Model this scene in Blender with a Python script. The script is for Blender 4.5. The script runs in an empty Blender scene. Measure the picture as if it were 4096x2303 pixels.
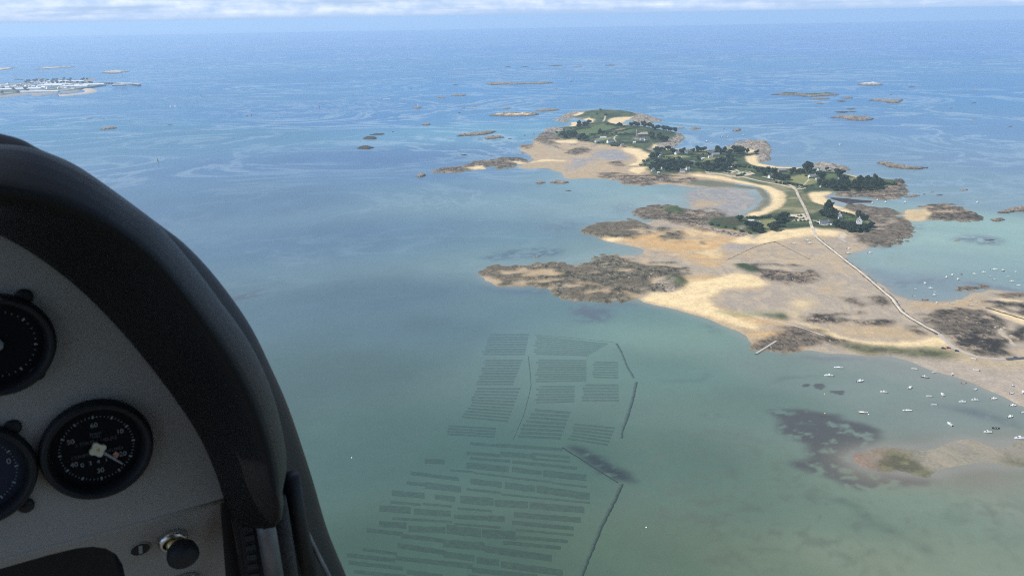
import bpy, bmesh, math, random
import numpy as np
from mathutils import Vector, Matrix
R = math.radians
random.seed(7)
sc = bpy.context.scene
col = sc.collection

# ------------------------------------------------------------------ camera, sky, sun, exposure
ALT = 380.0                                   # flying height above the sea, metres
FPX = 3297.0                                  # focal length for a 4096 x 2303 frame
PITCH, ROLL = R(18.3), R(1.0)
fw = Vector((0, math.cos(PITCH), -math.sin(PITCH)))
_r0 = Vector((1, 0, 0)); _u0 = _r0.cross(fw)
rt = _r0 * math.cos(ROLL) - _u0 * math.sin(ROLL)
up = _r0 * math.sin(ROLL) + _u0 * math.cos(ROLL)
EYE = Vector((0, 0, ALT))
cd = bpy.data.cameras.new('camera'); cam = bpy.data.objects.new('camera', cd); col.objects.link(cam)
cam.matrix_world = Matrix(((rt.x, up.x, -fw.x, 0), (rt.y, up.y, -fw.y, 0), (rt.z, up.z, -fw.z, ALT), (0, 0, 0, 1)))
cd.sensor_width = 36.0; cd.lens = 36.0 * FPX / 4096.0
cd.clip_start = 0.02; cd.clip_end = 120000.0
cd.dof.use_dof = True; cd.dof.focus_distance = 1600.0; cd.dof.aperture_fstop = 20.0
sc.camera = cam

HAZE_D = 6.8e-5                               # haze density per metre
SUN_EL, SUN_AZ = R(48), R(-98)                # azimuth from +Y (the view direction), negative = to the left
sun_dir = Vector((math.sin(SUN_AZ) * math.cos(SUN_EL), math.cos(SUN_AZ) * math.cos(SUN_EL), math.sin(SUN_EL)))
sl = bpy.data.lights.new('sun', 'SUN'); sl.energy = 4.2; sl.angle = R(0.6); sl.color = (1.0, 0.95, 0.87)
so = bpy.data.objects.new('sun', sl); col.objects.link(so)
so.rotation_euler = sun_dir.to_track_quat('Z', 'Y').to_euler()

w = bpy.data.worlds.new('World'); sc.world = w; w.use_nodes = True
nt = w.node_tree; nt.nodes.clear()
def N(t, kind, **kw):
    n = t.nodes.new(kind)
    for k, v in kw.items(): setattr(n, k, v)
    return n
def MATH(t, op, a, b=None, c=None, clamp=False):
    n = N(t, 'ShaderNodeMath', operation=op); n.use_clamp = clamp
    for i, x in enumerate((a, b, c)):
        if x is None: continue
        if isinstance(x, (int, float)): n.inputs[i].default_value = x
        else: t.links.new(x, n.inputs[i])
    return n.outputs[0]
def MIXC(t, fac, a, b, mode='MIX'):
    n = N(t, 'ShaderNodeMix', data_type='RGBA', blend_type=mode)
    for i, x in ((0, fac), (6, a), (7, b)):
        if isinstance(x, (int, float)): n.inputs[i].default_value = x
        elif isinstance(x, tuple): n.inputs[i].default_value = x if len(x) == 4 else x + (1,)
        else: t.links.new(x, n.inputs[i])
    return n.outputs[2]
def RAMP(t, fac, stops):
    n = N(t, 'ShaderNodeValToRGB'); e = n.color_ramp.elements
    while len(e) < len(stops): e.new(0.5)
    for i, (p, c) in enumerate(stops):
        e[i].position = p; e[i].color = c if len(c) == 4 else tuple(c) + (1,)
    t.links.new(fac, n.inputs[0]); return n.outputs[0]
def NOISE(t, vec, scale, detail=4, rough=0.55, dist=0.0):
    n = N(t, 'ShaderNodeTexNoise'); n.inputs['Scale'].default_value = scale
    n.inputs['Detail'].default_value = detail; n.inputs['Roughness'].default_value = rough
    n.inputs['Distortion'].default_value = dist
    if vec is not None: t.links.new(vec, n.inputs['Vector'])
    return n.outputs[0]
# sky: Nishita with a bank of low clouds along the horizon
sky = N(nt, 'ShaderNodeTexSky', sky_type='NISHITA'); sky.sun_disc = False
sky.sun_elevation = SUN_EL; sky.sun_rotation = SUN_AZ; sky.altitude = 380
sky.air_density = 1.0; sky.dust_density = 0.2; sky.ozone_density = 2.0
tc = N(nt, 'ShaderNodeTexCoord'); sp = N(nt, 'ShaderNodeSeparateXYZ'); nt.links.new(tc.outputs['Generated'], sp.inputs[0])
el = sp.outputs[2]
az = MATH(nt, 'ARCTAN2', sp.outputs[0], sp.outputs[1])
cv = N(nt, 'ShaderNodeCombineXYZ')
nt.links.new(MATH(nt, 'MULTIPLY', az, 6.0), cv.inputs[0]); nt.links.new(MATH(nt, 'MULTIPLY', el, 85.0), cv.inputs[1])
cv2 = N(nt, 'ShaderNodeCombineXYZ')
nt.links.new(MATH(nt, 'MULTIPLY', az, 30.0), cv2.inputs[0]); nt.links.new(MATH(nt, 'MULTIPLY', el, 60.0), cv2.inputs[1])
cl = NOISE(nt, cv.outputs[0], 1.0, 6, 0.55, 0.3)
puff = NOISE(nt, cv2.outputs[0], 1.0, 5, 0.6)
dens = MATH(nt, 'ADD', MATH(nt, 'MULTIPLY', cl, 0.78), MATH(nt, 'MULTIPLY', puff, 0.22))
bank = RAMP(nt, MATH(nt, 'MULTIPLY_ADD', el, 8.0, 0.1), [(0.0, (0, 0, 0)), (0.105, (.05, .05, .05)), (0.16, (1, 1, 1)), (0.42, (.8, .8, .8)), (0.8, (.35, .35, .35)), (1.0, (.25, .25, .25))])
fac = MATH(nt, 'MULTIPLY', RAMP(nt, dens, [(0.38, (0, 0, 0)), (0.50, (.5, .5, .5)), (0.64, (.92, .92, .92))]), bank, clamp=True)
SKY_S = 0.10
skyc = MIXC(nt, RAMP(nt, MATH(nt, 'MULTIPLY', el, 4.0, clamp=True), [(0.0, (.85, .85, .85)), (0.6, (.1, .1, .1))]), sky.outputs[0], (3.1, 4.95, 8.3))
cloudc = MIXC(nt, RAMP(nt, puff, [(.35, (0, 0, 0)), (.6, (1, 1, 1))]), (4.9, 6.4, 9.0), (7.6, 8.4, 9.6))
cc = MIXC(nt, fac, skyc, cloudc)
bg = N(nt, 'ShaderNodeBackground'); bg.inputs[1].default_value = SKY_S
nt.links.new(cc, bg.inputs[0]); wo = N(nt, 'ShaderNodeOutputWorld'); nt.links.new(bg.outputs[0], wo.inputs[0])

sc.view_settings.view_transform = 'Standard'; sc.view_settings.look = 'None'
sc.view_settings.exposure = 0.25; sc.view_settings.gamma = 1.0
sc.render.engine = 'CYCLES'
cy = sc.cycles
cy.max_bounces = 5; cy.diffuse_bounces = 2; cy.glossy_bounces = 2; cy.transmission_bounces = 2; cy.volume_bounces = 1
cy.transparent_max_bounces = 6
cy.use_denoising = False          # 128 samples leave a faint grain, like the phone picture's own
try: cy.denoiser = 'OPENIMAGEDENOISE'
except Exception: pass
cy.filter_width = 1.1
cy.sample_clamp_indirect = 4.0; cy.caustics_reflective = False; cy.caustics_refractive = False

# ------------------------------------------------------------------ survey: a point of a survey sheet -> metres on the ground
def ray(px, py): return (fw * FPX + rt * (px - 2048) - up * (py - 1151.5)).normalized()
def ground(px, py, z=0.0):
    d = ray(px, py); return EYE + d * ((z - ALT) / d.z)
SHEET = {'F0': (0, 0, 1), 'A': (1600, 400, 1.9815), 'B': (2796, 500, 1.9815), 'C': (1800, 950, 2.1467), 'D': (2896, 950, 2.1467),
         'E': (2500, 1350, 1.5194), 'F': (1200, 1250, 1.375), 'T1': (0, 0, 1.84), 'T2': (1300, 0, 1.84), 'T3': (2696, 0, 1.84),
         'H': (3220, 800, 8.05), 'I': (3050, 630, 4.293), 'J': (2550, 560, 5.152), 'K': (2780, 800, 5.3667), 'L': (2150, 430, 3.963),
         'M': (3650, 1000, 4.827), 'N': (3620, 1380, 3.62), 'O': (3280, 1440, 5.57), 'R': (0, 280, 4.293)}
def full(s, x, y):
    ox, oy, k = SHEET[s]; return ox + x / k, oy + y / k
def at(s, x, y, z=0.0): return ground(*full(s, x, y), z)
def poly(s, pts): return np.array([at(s, x, y)[:2] for x, y in pts])

# ------------------------------------------------------------------ helpers
def tag(o, label=None, cat=None, group=None, kind=None):
    if label: o['label'] = label
    if cat: o['category'] = cat
    if group: o['group'] = group
    if kind: o['kind'] = kind
    return o
def link(o, parent=None):
    col.objects.link(o)
    if parent is not None: o.parent = parent
    return o
def empty(name, loc, rz=0.0, parent=None):
    o = bpy.data.objects.new(name, None); o.location = loc; o.rotation_euler = (0, 0, rz); o.empty_display_size = 0.1
    return link(o, parent)
def mobj(name, me, mat=None, parent=None, loc=None):
    o = bpy.data.objects.new(name, me)
    if mat is not None and len(me.materials) == 0: me.materials.append(mat)
    if loc is not None: o.location = loc
    return link(o, parent)
def copy_tree(o, parent=None):
    c = o.copy(); col.objects.link(c); c.parent = parent
    for ch in list(o.children): copy_tree(ch, c)
    return c
class MB:
    def __init__(s): s.v = []; s.f = []
    def add(s, vs, fs):
        k = len(s.v); s.v += [tuple(x) for x in vs]; s.f += [tuple(i + k for i in f) for f in fs]; return s
    def box(s, x0, x1, y0, y1, z0, z1):
        return s.add([(x0, y0, z0), (x1, y0, z0), (x1, y1, z0), (x0, y1, z0), (x0, y0, z1), (x1, y0, z1), (x1, y1, z1), (x0, y1, z1)],
                     [(0, 3, 2, 1), (4, 5, 6, 7), (0, 1, 5, 4), (1, 2, 6, 5), (2, 3, 7, 6), (3, 0, 4, 7)])
    def tube(s, pts, rad, n=8, caps=True):
        pts = [Vector(p) for p in pts]; rad = rad if isinstance(rad, (list, tuple)) else [rad] * len(pts)
        vs = []; t = None
        for i, p in enumerate(pts):
            t = (pts[min(i + 1, len(pts) - 1)] - pts[max(i - 1, 0)]).normalized()
            a = Vector((0, 0, 1)) if abs(t.z) < 0.9 else Vector((1, 0, 0))
            e1 = t.cross(a).normalized(); e2 = t.cross(e1).normalized()
            vs += [p + (e1 * math.cos(2 * math.pi * j / n) + e2 * math.sin(2 * math.pi * j / n)) * rad[i] for j in range(n)]
        fs = [(i * n + j, i * n + (j + 1) % n, (i + 1) * n + (j + 1) % n, (i + 1) * n + j) for i in range(len(pts) - 1) for j in range(n)]
        if caps: fs += [tuple(range(n - 1, -1, -1)), tuple((len(pts) - 1) * n + j for j in range(n))]
        return s.add(vs, fs)
    def lathe(s, prof, n=48, c=(0, 0)):                     # profile of (radius, z), around local z
        vs = [(c[0] + r * math.cos(2 * math.pi * j / n), c[1] + r * math.sin(2 * math.pi * j / n), z) for r, z in prof for j in range(n)]
        fs = [(i * n + j, i * n + (j + 1) % n, (i + 1) * n + (j + 1) % n, (i + 1) * n + j) for i in range(len(prof) - 1) for j in range(n)]
        return s.add(vs, fs)
    def loft(s, rows, closed=False):
        n = len(rows[0]); vs = [p for r in rows for p in r]
        m = n if closed else n - 1
        return s.add(vs, [(i * n + j, i * n + (j + 1) % n, (i + 1) * n + (j + 1) % n, (i + 1) * n + j) for i in range(len(rows) - 1) for j in range(m)])
    def mesh(s, name, smooth=False):
        me = bpy.data.meshes.new(name); me.from_pydata(s.v, [], s.f); me.update()
        if smooth: me.polygons.foreach_set('use_smooth', [True] * len(me.polygons))
        return me
    def build(s, name, mat, parent=None, smooth=False, loc=None):
        bm = bmesh.new(); me = s.mesh(name, smooth); bm.from_mesh(me); bmesh.ops.recalc_face_normals(bm, faces=bm.faces); bm.to_mesh(me); bm.free()
        return mobj(name, me, mat, parent, loc)

# materials
def mat(name, base, rough=0.7, metal=0.0, spec=0.5, grain=0.0, scale=4.0, bump=0.0, bscale=None):
    m = bpy.data.materials.new(name); m.use_nodes = True; t = m.node_tree; b = t.nodes['Principled BSDF']
    b.inputs['Roughness'].default_value = rough; b.inputs['Metallic'].default_value = metal; b.inputs['Specular IOR Level'].default_value = spec
    tcx = N(t, 'ShaderNodeTexCoord')
    if grain > 0:
        n = NOISE(t, tcx.outputs['Object'], scale, 5, 0.6)
        lo = tuple(max(0, c * (1 - grain)) for c in base); hi = tuple(min(1, c * (1 + grain)) for c in base)
        t.links.new(RAMP(t, n, [(0.3, lo), (0.7, hi)]), b.inputs['Base Color'])
    else: b.inputs['Base Color'].default_value = (*base, 1)
    if bump > 0:
        n2 = NOISE(t, tcx.outputs['Object'], bscale or scale * 3, 4, 0.6)
        bp = N(t, 'ShaderNodeBump'); bp.inputs['Strength'].default_value = bump; t.links.new(n2, bp.inputs['Height'])
        bp.inputs['Distance'].default_value = 0.02
        t.links.new(bp.outputs[0], b.inputs['Normal'])
    return m
M_WHITE = mat('white_gelcoat', (.80, .80, .78), .35, grain=.05, scale=1)
M_RENDER = mat('white_render', (.84, .83, .79), .85, grain=.08, scale=.8)
M_GRANITE = mat('granite_wall', (.36, .31, .26), .9, grain=.3, scale=1.5)
M_SLATE = mat('slate', (.13, .14, .17), .6, grain=.25, scale=2)
M_PALESLATE = mat('weathered_slate', (.24, .24, .26), .7, grain=.25, scale=2)
M_GLASSY = mat('window_glass', (.03, .04, .05), .15)
M_DOOR = mat('painted_door', (.10, .17, .30), .5, grain=.1)
M_BARK = mat('bark', (.10, .075, .055), .95, grain=.3, scale=2)
M_DARKBOAT = mat('dark_hull', (.03, .035, .05), .35, grain=.1)
M_WOODBOAT = mat('varnished_wood', (.45, .20, .07), .4, grain=.25, scale=3)
M_BLUEBOAT = mat('blue_paint', (.08, .22, .42), .4, grain=.1)
M_DECK = mat('deck_grey', (.42, .41, .39), .7, grain=.1)
M_RUBBER = mat('black_rubber', (.02, .02, .02), .8, grain=.2)
M_ALU = mat('aluminium', (.6, .6, .62), .35, metal=.9, grain=.05)
M_SAIL = mat('sailcloth', (.82, .82, .80), .8, grain=.04)
M_YELLOW = mat('yellow_plastic', (.75, .55, .08), .5, grain=.08)
M_REDPAINT = mat('red_paint', (.35, .035, .04), .3, grain=.08)
M_CARDARK = mat('dark_car_paint', (.03, .035, .045), .25, grain=.05)
M_CARSILVER = mat('silver_car_paint', (.5, .51, .53), .3, metal=.5, grain=.05)
M_CONCRETE = mat('concrete', (.42, .38, .33), .9, grain=.2, scale=.6)
M_ROAD = mat('causeway_surface', (.50, .43, .34), .9, grain=.35, scale=.06)
M_TAR = mat('tarmac', (.07, .07, .075), .9, grain=.2, scale=.8)
M_RUBBLE = mat('weedy_rubble', (.085, .07, .05), .95, grain=.5, scale=.7, bump=.6)
M_PALEROCK = mat('pale_rubble', (.50, .42, .33), .95, grain=.3, scale=.15, bump=.6)
M_BEACON = mat('beacon_dark', (.05, .05, .05), .7, grain=.3)
M_BEACONRED = mat('beacon_red', (.28, .05, .04), .7, grain=.2)
M_ROOFWHITE = mat('pale_sheet_roof', (.66, .67, .69), .6, grain=.1, scale=.1)
M_ROOFTILE = mat('red_tile_roof', (.38, .18, .12), .8, grain=.2)
def leaf_mat(name, base):
    m = bpy.data.materials.new(name); m.use_nodes = True; t = m.node_tree; b = t.nodes['Principled BSDF']
    oi = N(t, 'ShaderNodeObjectInfo'); tcx = N(t, 'ShaderNodeTexCoord')
    n = NOISE(t, tcx.outputs['Object'], 1.1, 3, 0.6)
    c1 = RAMP(t, n, [(0.3, tuple(c * .6 for c in base)), (0.7, tuple(c * 1.5 for c in base))])
    c2 = MIXC(t, MATH(t, 'MULTIPLY', oi.outputs['Random'], .45), c1, (base[0] * 1.7, base[1] * 1.35, base[2] * .7))
    t.links.new(c2, b.inputs['Base Color']); b.inputs['Roughness'].default_value = .75; b.inputs['Specular IOR Level'].default_value = .25
    return m
M_LEAF = leaf_mat('evergreen_foliage', (.024, .040, .027))
M_SHRUB = leaf_mat('shrub_foliage', (.040, .062, .034))
M_PORTLEAF = leaf_mat('mainland_foliage', (.06, .075, .06))

# ------------------------------------------------------------------ numpy noise on plan coordinates
def _hash(ix, iy, seed):
    h = (ix.astype(np.int64) * 374761393 + iy.astype(np.int64) * 668265263 + seed * 974634551) & 0xffffffff
    h = ((h ^ (h >> 13)) * 1274126177) & 0xffffffff
    return ((h ^ (h >> 16)) & 0xffff) / 65535.0
def vnoise(x, y, seed=0):
    ix = np.floor(x); iy = np.floor(y); fx = x - ix; fy = y - iy
    fx = fx * fx * (3 - 2 * fx); fy = fy * fy * (3 - 2 * fy)
    a = _hash(ix, iy, seed); b = _hash(ix + 1, iy, seed); c = _hash(ix, iy + 1, seed); d = _hash(ix + 1, iy + 1, seed)
    return (a * (1 - fx) + b * fx) * (1 - fy) + (c * (1 - fx) + d * fx) * fy
def fbm(x, y, scale, seed=0, oct=4):
    s = 0; a = 1; t = 0
    for i in range(oct):
        s = s + a * vnoise(x / scale + 17.3 * i, y / scale - 9.1 * i, seed + i); t += a; a *= .55; scale *= .5
    return s / t
def inside(P, x, y):
    m = np.zeros(x.shape, bool); n = len(P)
    for i in range(n):
        x0, y0 = P[i]; x1, y1 = P[(i + 1) % n]
        if y0 == y1: continue
        c = (y0 > y) != (y1 > y)
        m ^= c & (x < (x1 - x0) * (y - y0) / (y1 - y0) + x0)
    return m
def box1(a, k, ax):
    if k < 1: return a
    p = np.pad(a, [(k + 1, k) if i == ax else (0, 0) for i in range(a.ndim)], mode='edge'); c = np.cumsum(p, axis=ax)
    n = 2 * k + 1; hi = [slice(None)] * a.ndim; lo = [slice(None)] * a.ndim
    hi[ax] = slice(n, None); lo[ax] = slice(0, -n)
    return (c[tuple(hi)] - c[tuple(lo)]) / n
def blur(a, kx, ky):
    a = a.astype(np.float64)
    for _ in range(2): a = box1(box1(a, kx, 1), ky, 0)
    return a
def smooth01(x, a, b):
    t = np.clip((x - a) / (b - a), 0, 1); return t * t * (3 - 2 * t)
def grid_mesh(name, P, keep, cols=None, rock=None):
    """P: rows x cols x 3 points; keep: which quads; cols: rows x cols x 4"""
    r, c = P.shape[:2]
    idx = np.arange(r * c).reshape(r, c)
    q = np.stack([idx[:-1, :-1], idx[:-1, 1:], idx[1:, 1:], idx[1:, :-1]], -1)[keep]
    used = np.unique(q); re = np.full(r * c, -1); re[used] = np.arange(len(used)); q = re[q].astype(np.int32)
    me = bpy.data.meshes.new(name); me.vertices.add(len(used)); me.vertices.foreach_set('co', P.reshape(-1, 3)[used].astype(np.float32).ravel())
    me.loops.add(q.size); me.loops.foreach_set('vertex_index', q.ravel()); me.polygons.add(len(q))
    me.polygons.foreach_set('loop_start', np.arange(0, q.size, 4, dtype=np.int32)); me.polygons.foreach_set('use_smooth', np.ones(len(q), bool))
    me.update(calc_edges=True)
    if cols is not None:
        a = me.attributes.new('Col', 'FLOAT_COLOR', 'POINT'); a.data.foreach_set('color', cols.reshape(-1, 4)[used].astype(np.float32).ravel())
    if rock is not None:
        a = me.attributes.new('Rock', 'FLOAT', 'POINT'); a.data.foreach_set('value', rock.reshape(-1)[used].astype(np.float32))
    return me

# ------------------------------------------------------------------ plan of the islands (metres; a raster the ground mesh is cut from)
xs = np.arange(-720.0, 1330.0, 3.0)
ys = [560.0]
while ys[-1] < 4300: ys.append(ys[-1] + 2.2 + (ys[-1] - 560) * 0.0016)
ys = np.array(ys)
X, Y = np.meshgrid(xs, ys)
WX = fbm(X, Y, 34, 1, 4) - .5 + (fbm(X, Y, 8, 301, 2) - .5) * .35; WY = fbm(X, Y, 34, 5, 4) - .5 + (fbm(X, Y, 8, 305, 2) - .5) * .35
n_edge = fbm(X, Y * .7, 7.5, 311, 3); n_hole = fbm(X * .45, Y * .8, 20, 321, 4)
n_fine = fbm(X, Y, 9, 11, 3); n_mid = fbm(X, Y, 30, 21, 4); n_big = fbm(X, Y, 120, 31, 4); n_lay = fbm(X * .35, Y, 22, 41, 4)
HG = np.full(X.shape, -1.2); CO = np.zeros(X.shape + (3,)) + np.array([.2, .2, .15]); WET = np.zeros(X.shape); ROCK = np.zeros(X.shape)
def lerp(a, b, t): return a + (b - a) * t[..., None]
def c3(*c): return np.array(c)
SAND, TAN, ORANGE, MUD = c3(.72, .55, .31), c3(.46, .335, .195), c3(.55, .345, .15), c3(.425, .335, .232)
def t_sand(s): return lerp(SAND * .93, SAND * 1.08, n_mid[s]) * (1 + .10 * (n_fine[s] - .5))[..., None]
def t_tan(s): return lerp(TAN * .85, TAN * 1.12, n_lay[s])
def t_orange(s): return lerp(lerp(ORANGE, TAN, smooth01(n_lay[s], .45, .7)), SAND, smooth01(n_mid[s], .55, .75) * .6)
def t_mud(s): return lerp(lerp(MUD, TAN, smooth01(n_big[s] * .6 + n_lay[s] * .4, .50, .62) * .75), c3(.26, .225, .20), smooth01(n_lay[s], .62, .75) * .4)
def t_rock(s):
    v = n_fine[s] * .55 + n_lay[s] * .45
    c = lerp(c3(.055, .045, .036), c3(.17, .128, .095), smooth01(v, .36, .50))
    return lerp(c, c3(.36, .275, .185), smooth01(v, .57, .66) * .8)
def t_weed(s):
    v = n_fine[s] * .6 + n_lay[s] * .4
    return lerp(lerp(c3(.035, .030, .026), c3(.12, .095, .075), smooth01(v, .45, .60)), c3(.36, .28, .2), smooth01(v, .60, .68) * .8)
def t_olive(s):
    v = n_fine[s] * .5 + n_lay[s] * .5
    return lerp(lerp(c3(.060, .058, .036), c3(.138, .118, .084), smooth01(v, .36, .50)), c3(.34, .28, .19), smooth01(v, .60, .70) * .7)
def t_flatrock(s): return lerp(c3(.115, .092, .070), c3(.185, .145, .105), n_mid[s]) * (.75 + .5 * n_fine[s])[..., None]
def t_green(s): return lerp(c3(.040, .062, .030), c3(.085, .105, .045), smooth01(n_mid[s], .35, .7)) * (.8 + .4 * n_fine[s])[..., None]
def t_dune(s): return lerp(c3(.115, .125, .060), c3(.27, .235, .135), smooth01(n_big[s] * .5 + n_mid[s] * .5, .38, .6)) * (.88 + .24 * n_fine[s])[..., None]
def t_field(s): return lerp(c3(.085, .125, .045), c3(.12, .155, .055), n_big[s])
def t_olivefield(s): return lerp(c3(.19, .20, .08), c3(.24, .23, .10), n_mid[s])
def t_brown(s): return lerp(c3(.24, .18, .12), c3(.29, .22, .14), n_mid[s])
def t_heath(s): return lerp(c3(.075, .062, .038), c3(.05, .07, .034), n_mid[s])
def t_algae(s): return lerp(c3(.135, .135, .066), c3(.07, .07, .042), smooth01(n_fine[s], .4, .6))
def t_greenmud(s): return lerp(c3(.12, .13, .085), c3(.17, .165, .12), n_mid[s])
def t_path(s): return np.zeros(X[s].shape + (3,)) + c3(.56, .47, .34)
def t_pool(s): return lerp(c3(.035, .030, .034), c3(.05, .045, .05), n_mid[s])
def t_slab(s): return lerp(c3(.40, .34, .28), c3(.24, .19, .15), smooth01(n_fine[s], .4, .65))
def paint(s, pts, tex, h=None, warp=9, soft=1, op=1.0, wet=0.0, rock=0.0, hsoft=None, rag=0.0, hole=None):
    P = poly(s, pts); x0, y0 = P.min(0) - 60; x1, y1 = P.max(0) + 60
    i0, i1 = np.searchsorted(ys, [y0, y1]); j0, j1 = np.searchsorted(xs, [x0, x1])
    if i1 - i0 < 2 or j1 - j0 < 2: return
    sl = (slice(i0, i1), slice(j0, j1))
    k = 1 + Y[sl] / 2500.0
    m = inside(P, X[sl] + WX[sl] * warp * 2.2 * k, Y[sl] + WY[sl] * warp * 3.0 * k).astype(float)
    if rag:
        m = ((blur(m, 3, 3) + (n_edge[sl] - .5) * rag) > .5).astype(float) * (m + blur(m, 2, 2) > .15)
    if hole: m = m * (1 - smooth01(n_hole[sl], hole, hole + .03))
    mc = blur(m, soft, soft) if soft else m
    a = (mc * op)
    CO[sl] = lerp(CO[sl], tex(sl), a)
    WET[sl] = WET[sl] * (1 - a) + wet * a
    ROCK[sl] = ROCK[sl] * (1 - mc) + rock * mc
    if h is not None:
        mh = blur(m, hsoft, hsoft) if hsoft else mc
        mh = np.where(m > 0, np.maximum(mh, .25), mh * .6)
        HG[sl] = HG[sl] * (1 - mh) + h * mh

# tidal flats
paint('A', [(1075,300),(1040,350),(950,370),(930,400),(1010,430),(1050,480),(1000,505),(880,545),(1000,548),(1150,545),(1265,575),(1290,625),(1400,632),(1500,625),(1740,640),(1750,665),(1900,682),(2000,668),(2150,680),(2400,700),(2480,720),(2576,745),(2700,600),(2300,560),(1960,560),(1980,450),(2000,380),(1700,360),(1400,330),(1230,300)], t_tan, .35, 8, 2, wet=.35)
paint('B', [(-120,520),(0,490),(300,495),(470,510),(510,590),(450,660),(350,710),(250,730),(100,720),(0,705),(-60,690),(-120,640),(-130,570)], lambda s: lerp(c3(.27,.25,.235), c3(.33,.295,.255), n_lay[s]), .15, 10, 4, wet=1.0)
paint('F0', [(2400,960),(2570,1000),(2560,1020),(2480,1015),(2440,1060),(2560,1200),(2620,1222),(2700,1238),(2800,1268),(2900,1305),(2980,1350),(3000,1380),(3020,1405),(3100,1408),(3240,1400),(3320,1416),(3450,1423),(3600,1428),(3700,1450),(3800,1495),(3900,1530),(3990,1570),(4096,1630),(4300,1660),(4300,1160),(4096,1165),(3970,1155),(3920,1165),(3860,1185),(3820,1205),(3750,1205),(3680,1200),(3620,1190),(3580,1170),(3500,1110),(3430,1070),(3400,1048),(3394,1030),(3408,1015),(3450,1005),(3500,1000),(3480,985),(3560,960),(3640,930),(3640,880),(3500,840),(3350,850),(3250,880),(3200,930),(3000,950),(2850,930),(2790,850),(2600,880)], t_mud, .30, 5, 2, wet=.6)
# sandbar in the near bay
paint('E', [(1480,780),(1530,660),(1560,640),(1650,655),(1790,670),(1900,650),(2050,610),(2160,600),(2210,620),(2280,680),(2310,640),(2310,600),(2425,595),(2600,600),(2600,790),(2380,790),(2280,790),(2150,800),(2050,825),(1900,835),(1850,850),(1700,830),(1560,800)], lambda s: lerp(c3(.22,.20,.150), c3(.28,.245,.18), n_mid[s]), .22, 6, 3, wet=.45)
paint('E', [(1310,705),(1400,670),(1500,640),(1620,650),(1720,700),(1620,810),(1480,825),(1390,770)], lambda s: lerp(c3(.25,.185,.13), c3(.19,.15,.105), n_fine[s]), .25, 7, 2, wet=.3, rag=1.0)
paint('E', [(1500,780),(1560,650),(1650,690),(1800,760),(1900,790),(1840,850),(1700,820),(1560,800)], t_algae, .35, 8, 1, op=.85)
paint('E', [(1310,710),(1380,700),(1470,800),(1440,820),(1350,750)], lambda s: lerp(c3(.30,.19,.14), c3(.22,.15,.12), n_fine[s]), .2, 6, 2)
paint('E', [(2280,740),(2380,730),(2500,770),(2500,830),(2400,800),(2300,790)], t_algae, .3, 8, 2, op=.6)
# warm wet sand over the flats
for s, p in [('D', [(-520,20),(-300,60),(0,40),(60,60),(0,120),(30,200),(-60,260),(-300,200),(-420,140)]), ('D', [(-440,300),(0,345),(250,330),(330,425),(150,440),(0,470),(-200,560),(-350,520)]),
             ('C', [(1620,550),(1900,590),(2100,650),(2300,720),(2440,780),(2576,860),(2700,960),(2900,1000),(3000,900),(2900,800),(2700,700),(2450,640),(2200,560),(1900,500),(1700,500)]),
             ('D', [(200,660),(400,690),(560,740),(540,850),(430,880),(230,880),(100,780),(-100,700)]), ('C', [(1250,0),(1330,50),(1600,70),(2000,130),(2100,100),(2300,60),(2576,-60),(2300,-100),(1900,-60),(1500,-30)]),
             ('B', [(0,850),(150,860),(300,880),(440,925),(350,950),(200,960),(60,990),(-150,1060),(-300,1010),(-150,920)])]:
    paint(s, p, t_orange, .75, 8, 3, wet=.15)
for s, p in [('D', [(830,470),(900,400),(1000,385),(990,450),(920,490)]), ('D', [(870,190),(1000,170),(1030,210),(960,240)]), ('D', [(860,150),(960,130),(1000,160),(900,185)]), ('D', [(740,190),(850,210),(1000,270),(1130,290),(1140,320),(1000,300),(860,250)]),
             ('D', [(150,140),(340,120),(350,150),(160,200)]), ('B', [(0,600),(100,600),(140,630),(60,660),(-50,680)]), ('B', [(130,595),(240,598),(200,620),(140,610)]), ('D', [(960,760),(1300,730),(1550,730),(1650,800),(1700,860),(1550,890),(1300,880),(1100,850)]),
             ('D', [(1560,540),(1800,545),(2080,520),(2250,470),(2240,560),(2300,600),(2100,620),(1850,605),(1650,640),(1530,640)])]:
    paint(s, p, t_tan, .5, 8, 3, wet=.2)
# pools and channels left on the flats
for s, p in [('D', [(0,80),(100,70),(220,80),(180,100),(60,105)]), ('A', [(1500,420),(1700,395),(1790,420),(1820,460),(1750,480),(1600,470)]), ('A', [(1400,460),(1600,470),(1500,490),(1350,560),(1320,560),(1380,500)]), ('D', [(330,730),(450,760),(500,785),(400,780)])]:
    paint(s, p, lambda s_: np.zeros(X[s_].shape + (3,)) + c3(.26, .27, .31), None, 8, 3, wet=1.0, op=.8)
paint('B', [(430,500),(500,500),(560,560),(560,620),(520,660),(440,700),(340,728),(430,670),(500,600),(500,560),(470,520)], t_greenmud, .9, 4, 2)
paint('B', [(-30,440),(150,450),(330,475),(470,495),(440,510),(250,495),(0,485),(-120,470)], t_greenmud, .6, 4, 2)
paint('A', [(2300,630),(2450,640),(2576,660),(2576,690),(2400,690),(2280,660)], t_greenmud, .6, 4, 2)
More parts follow.
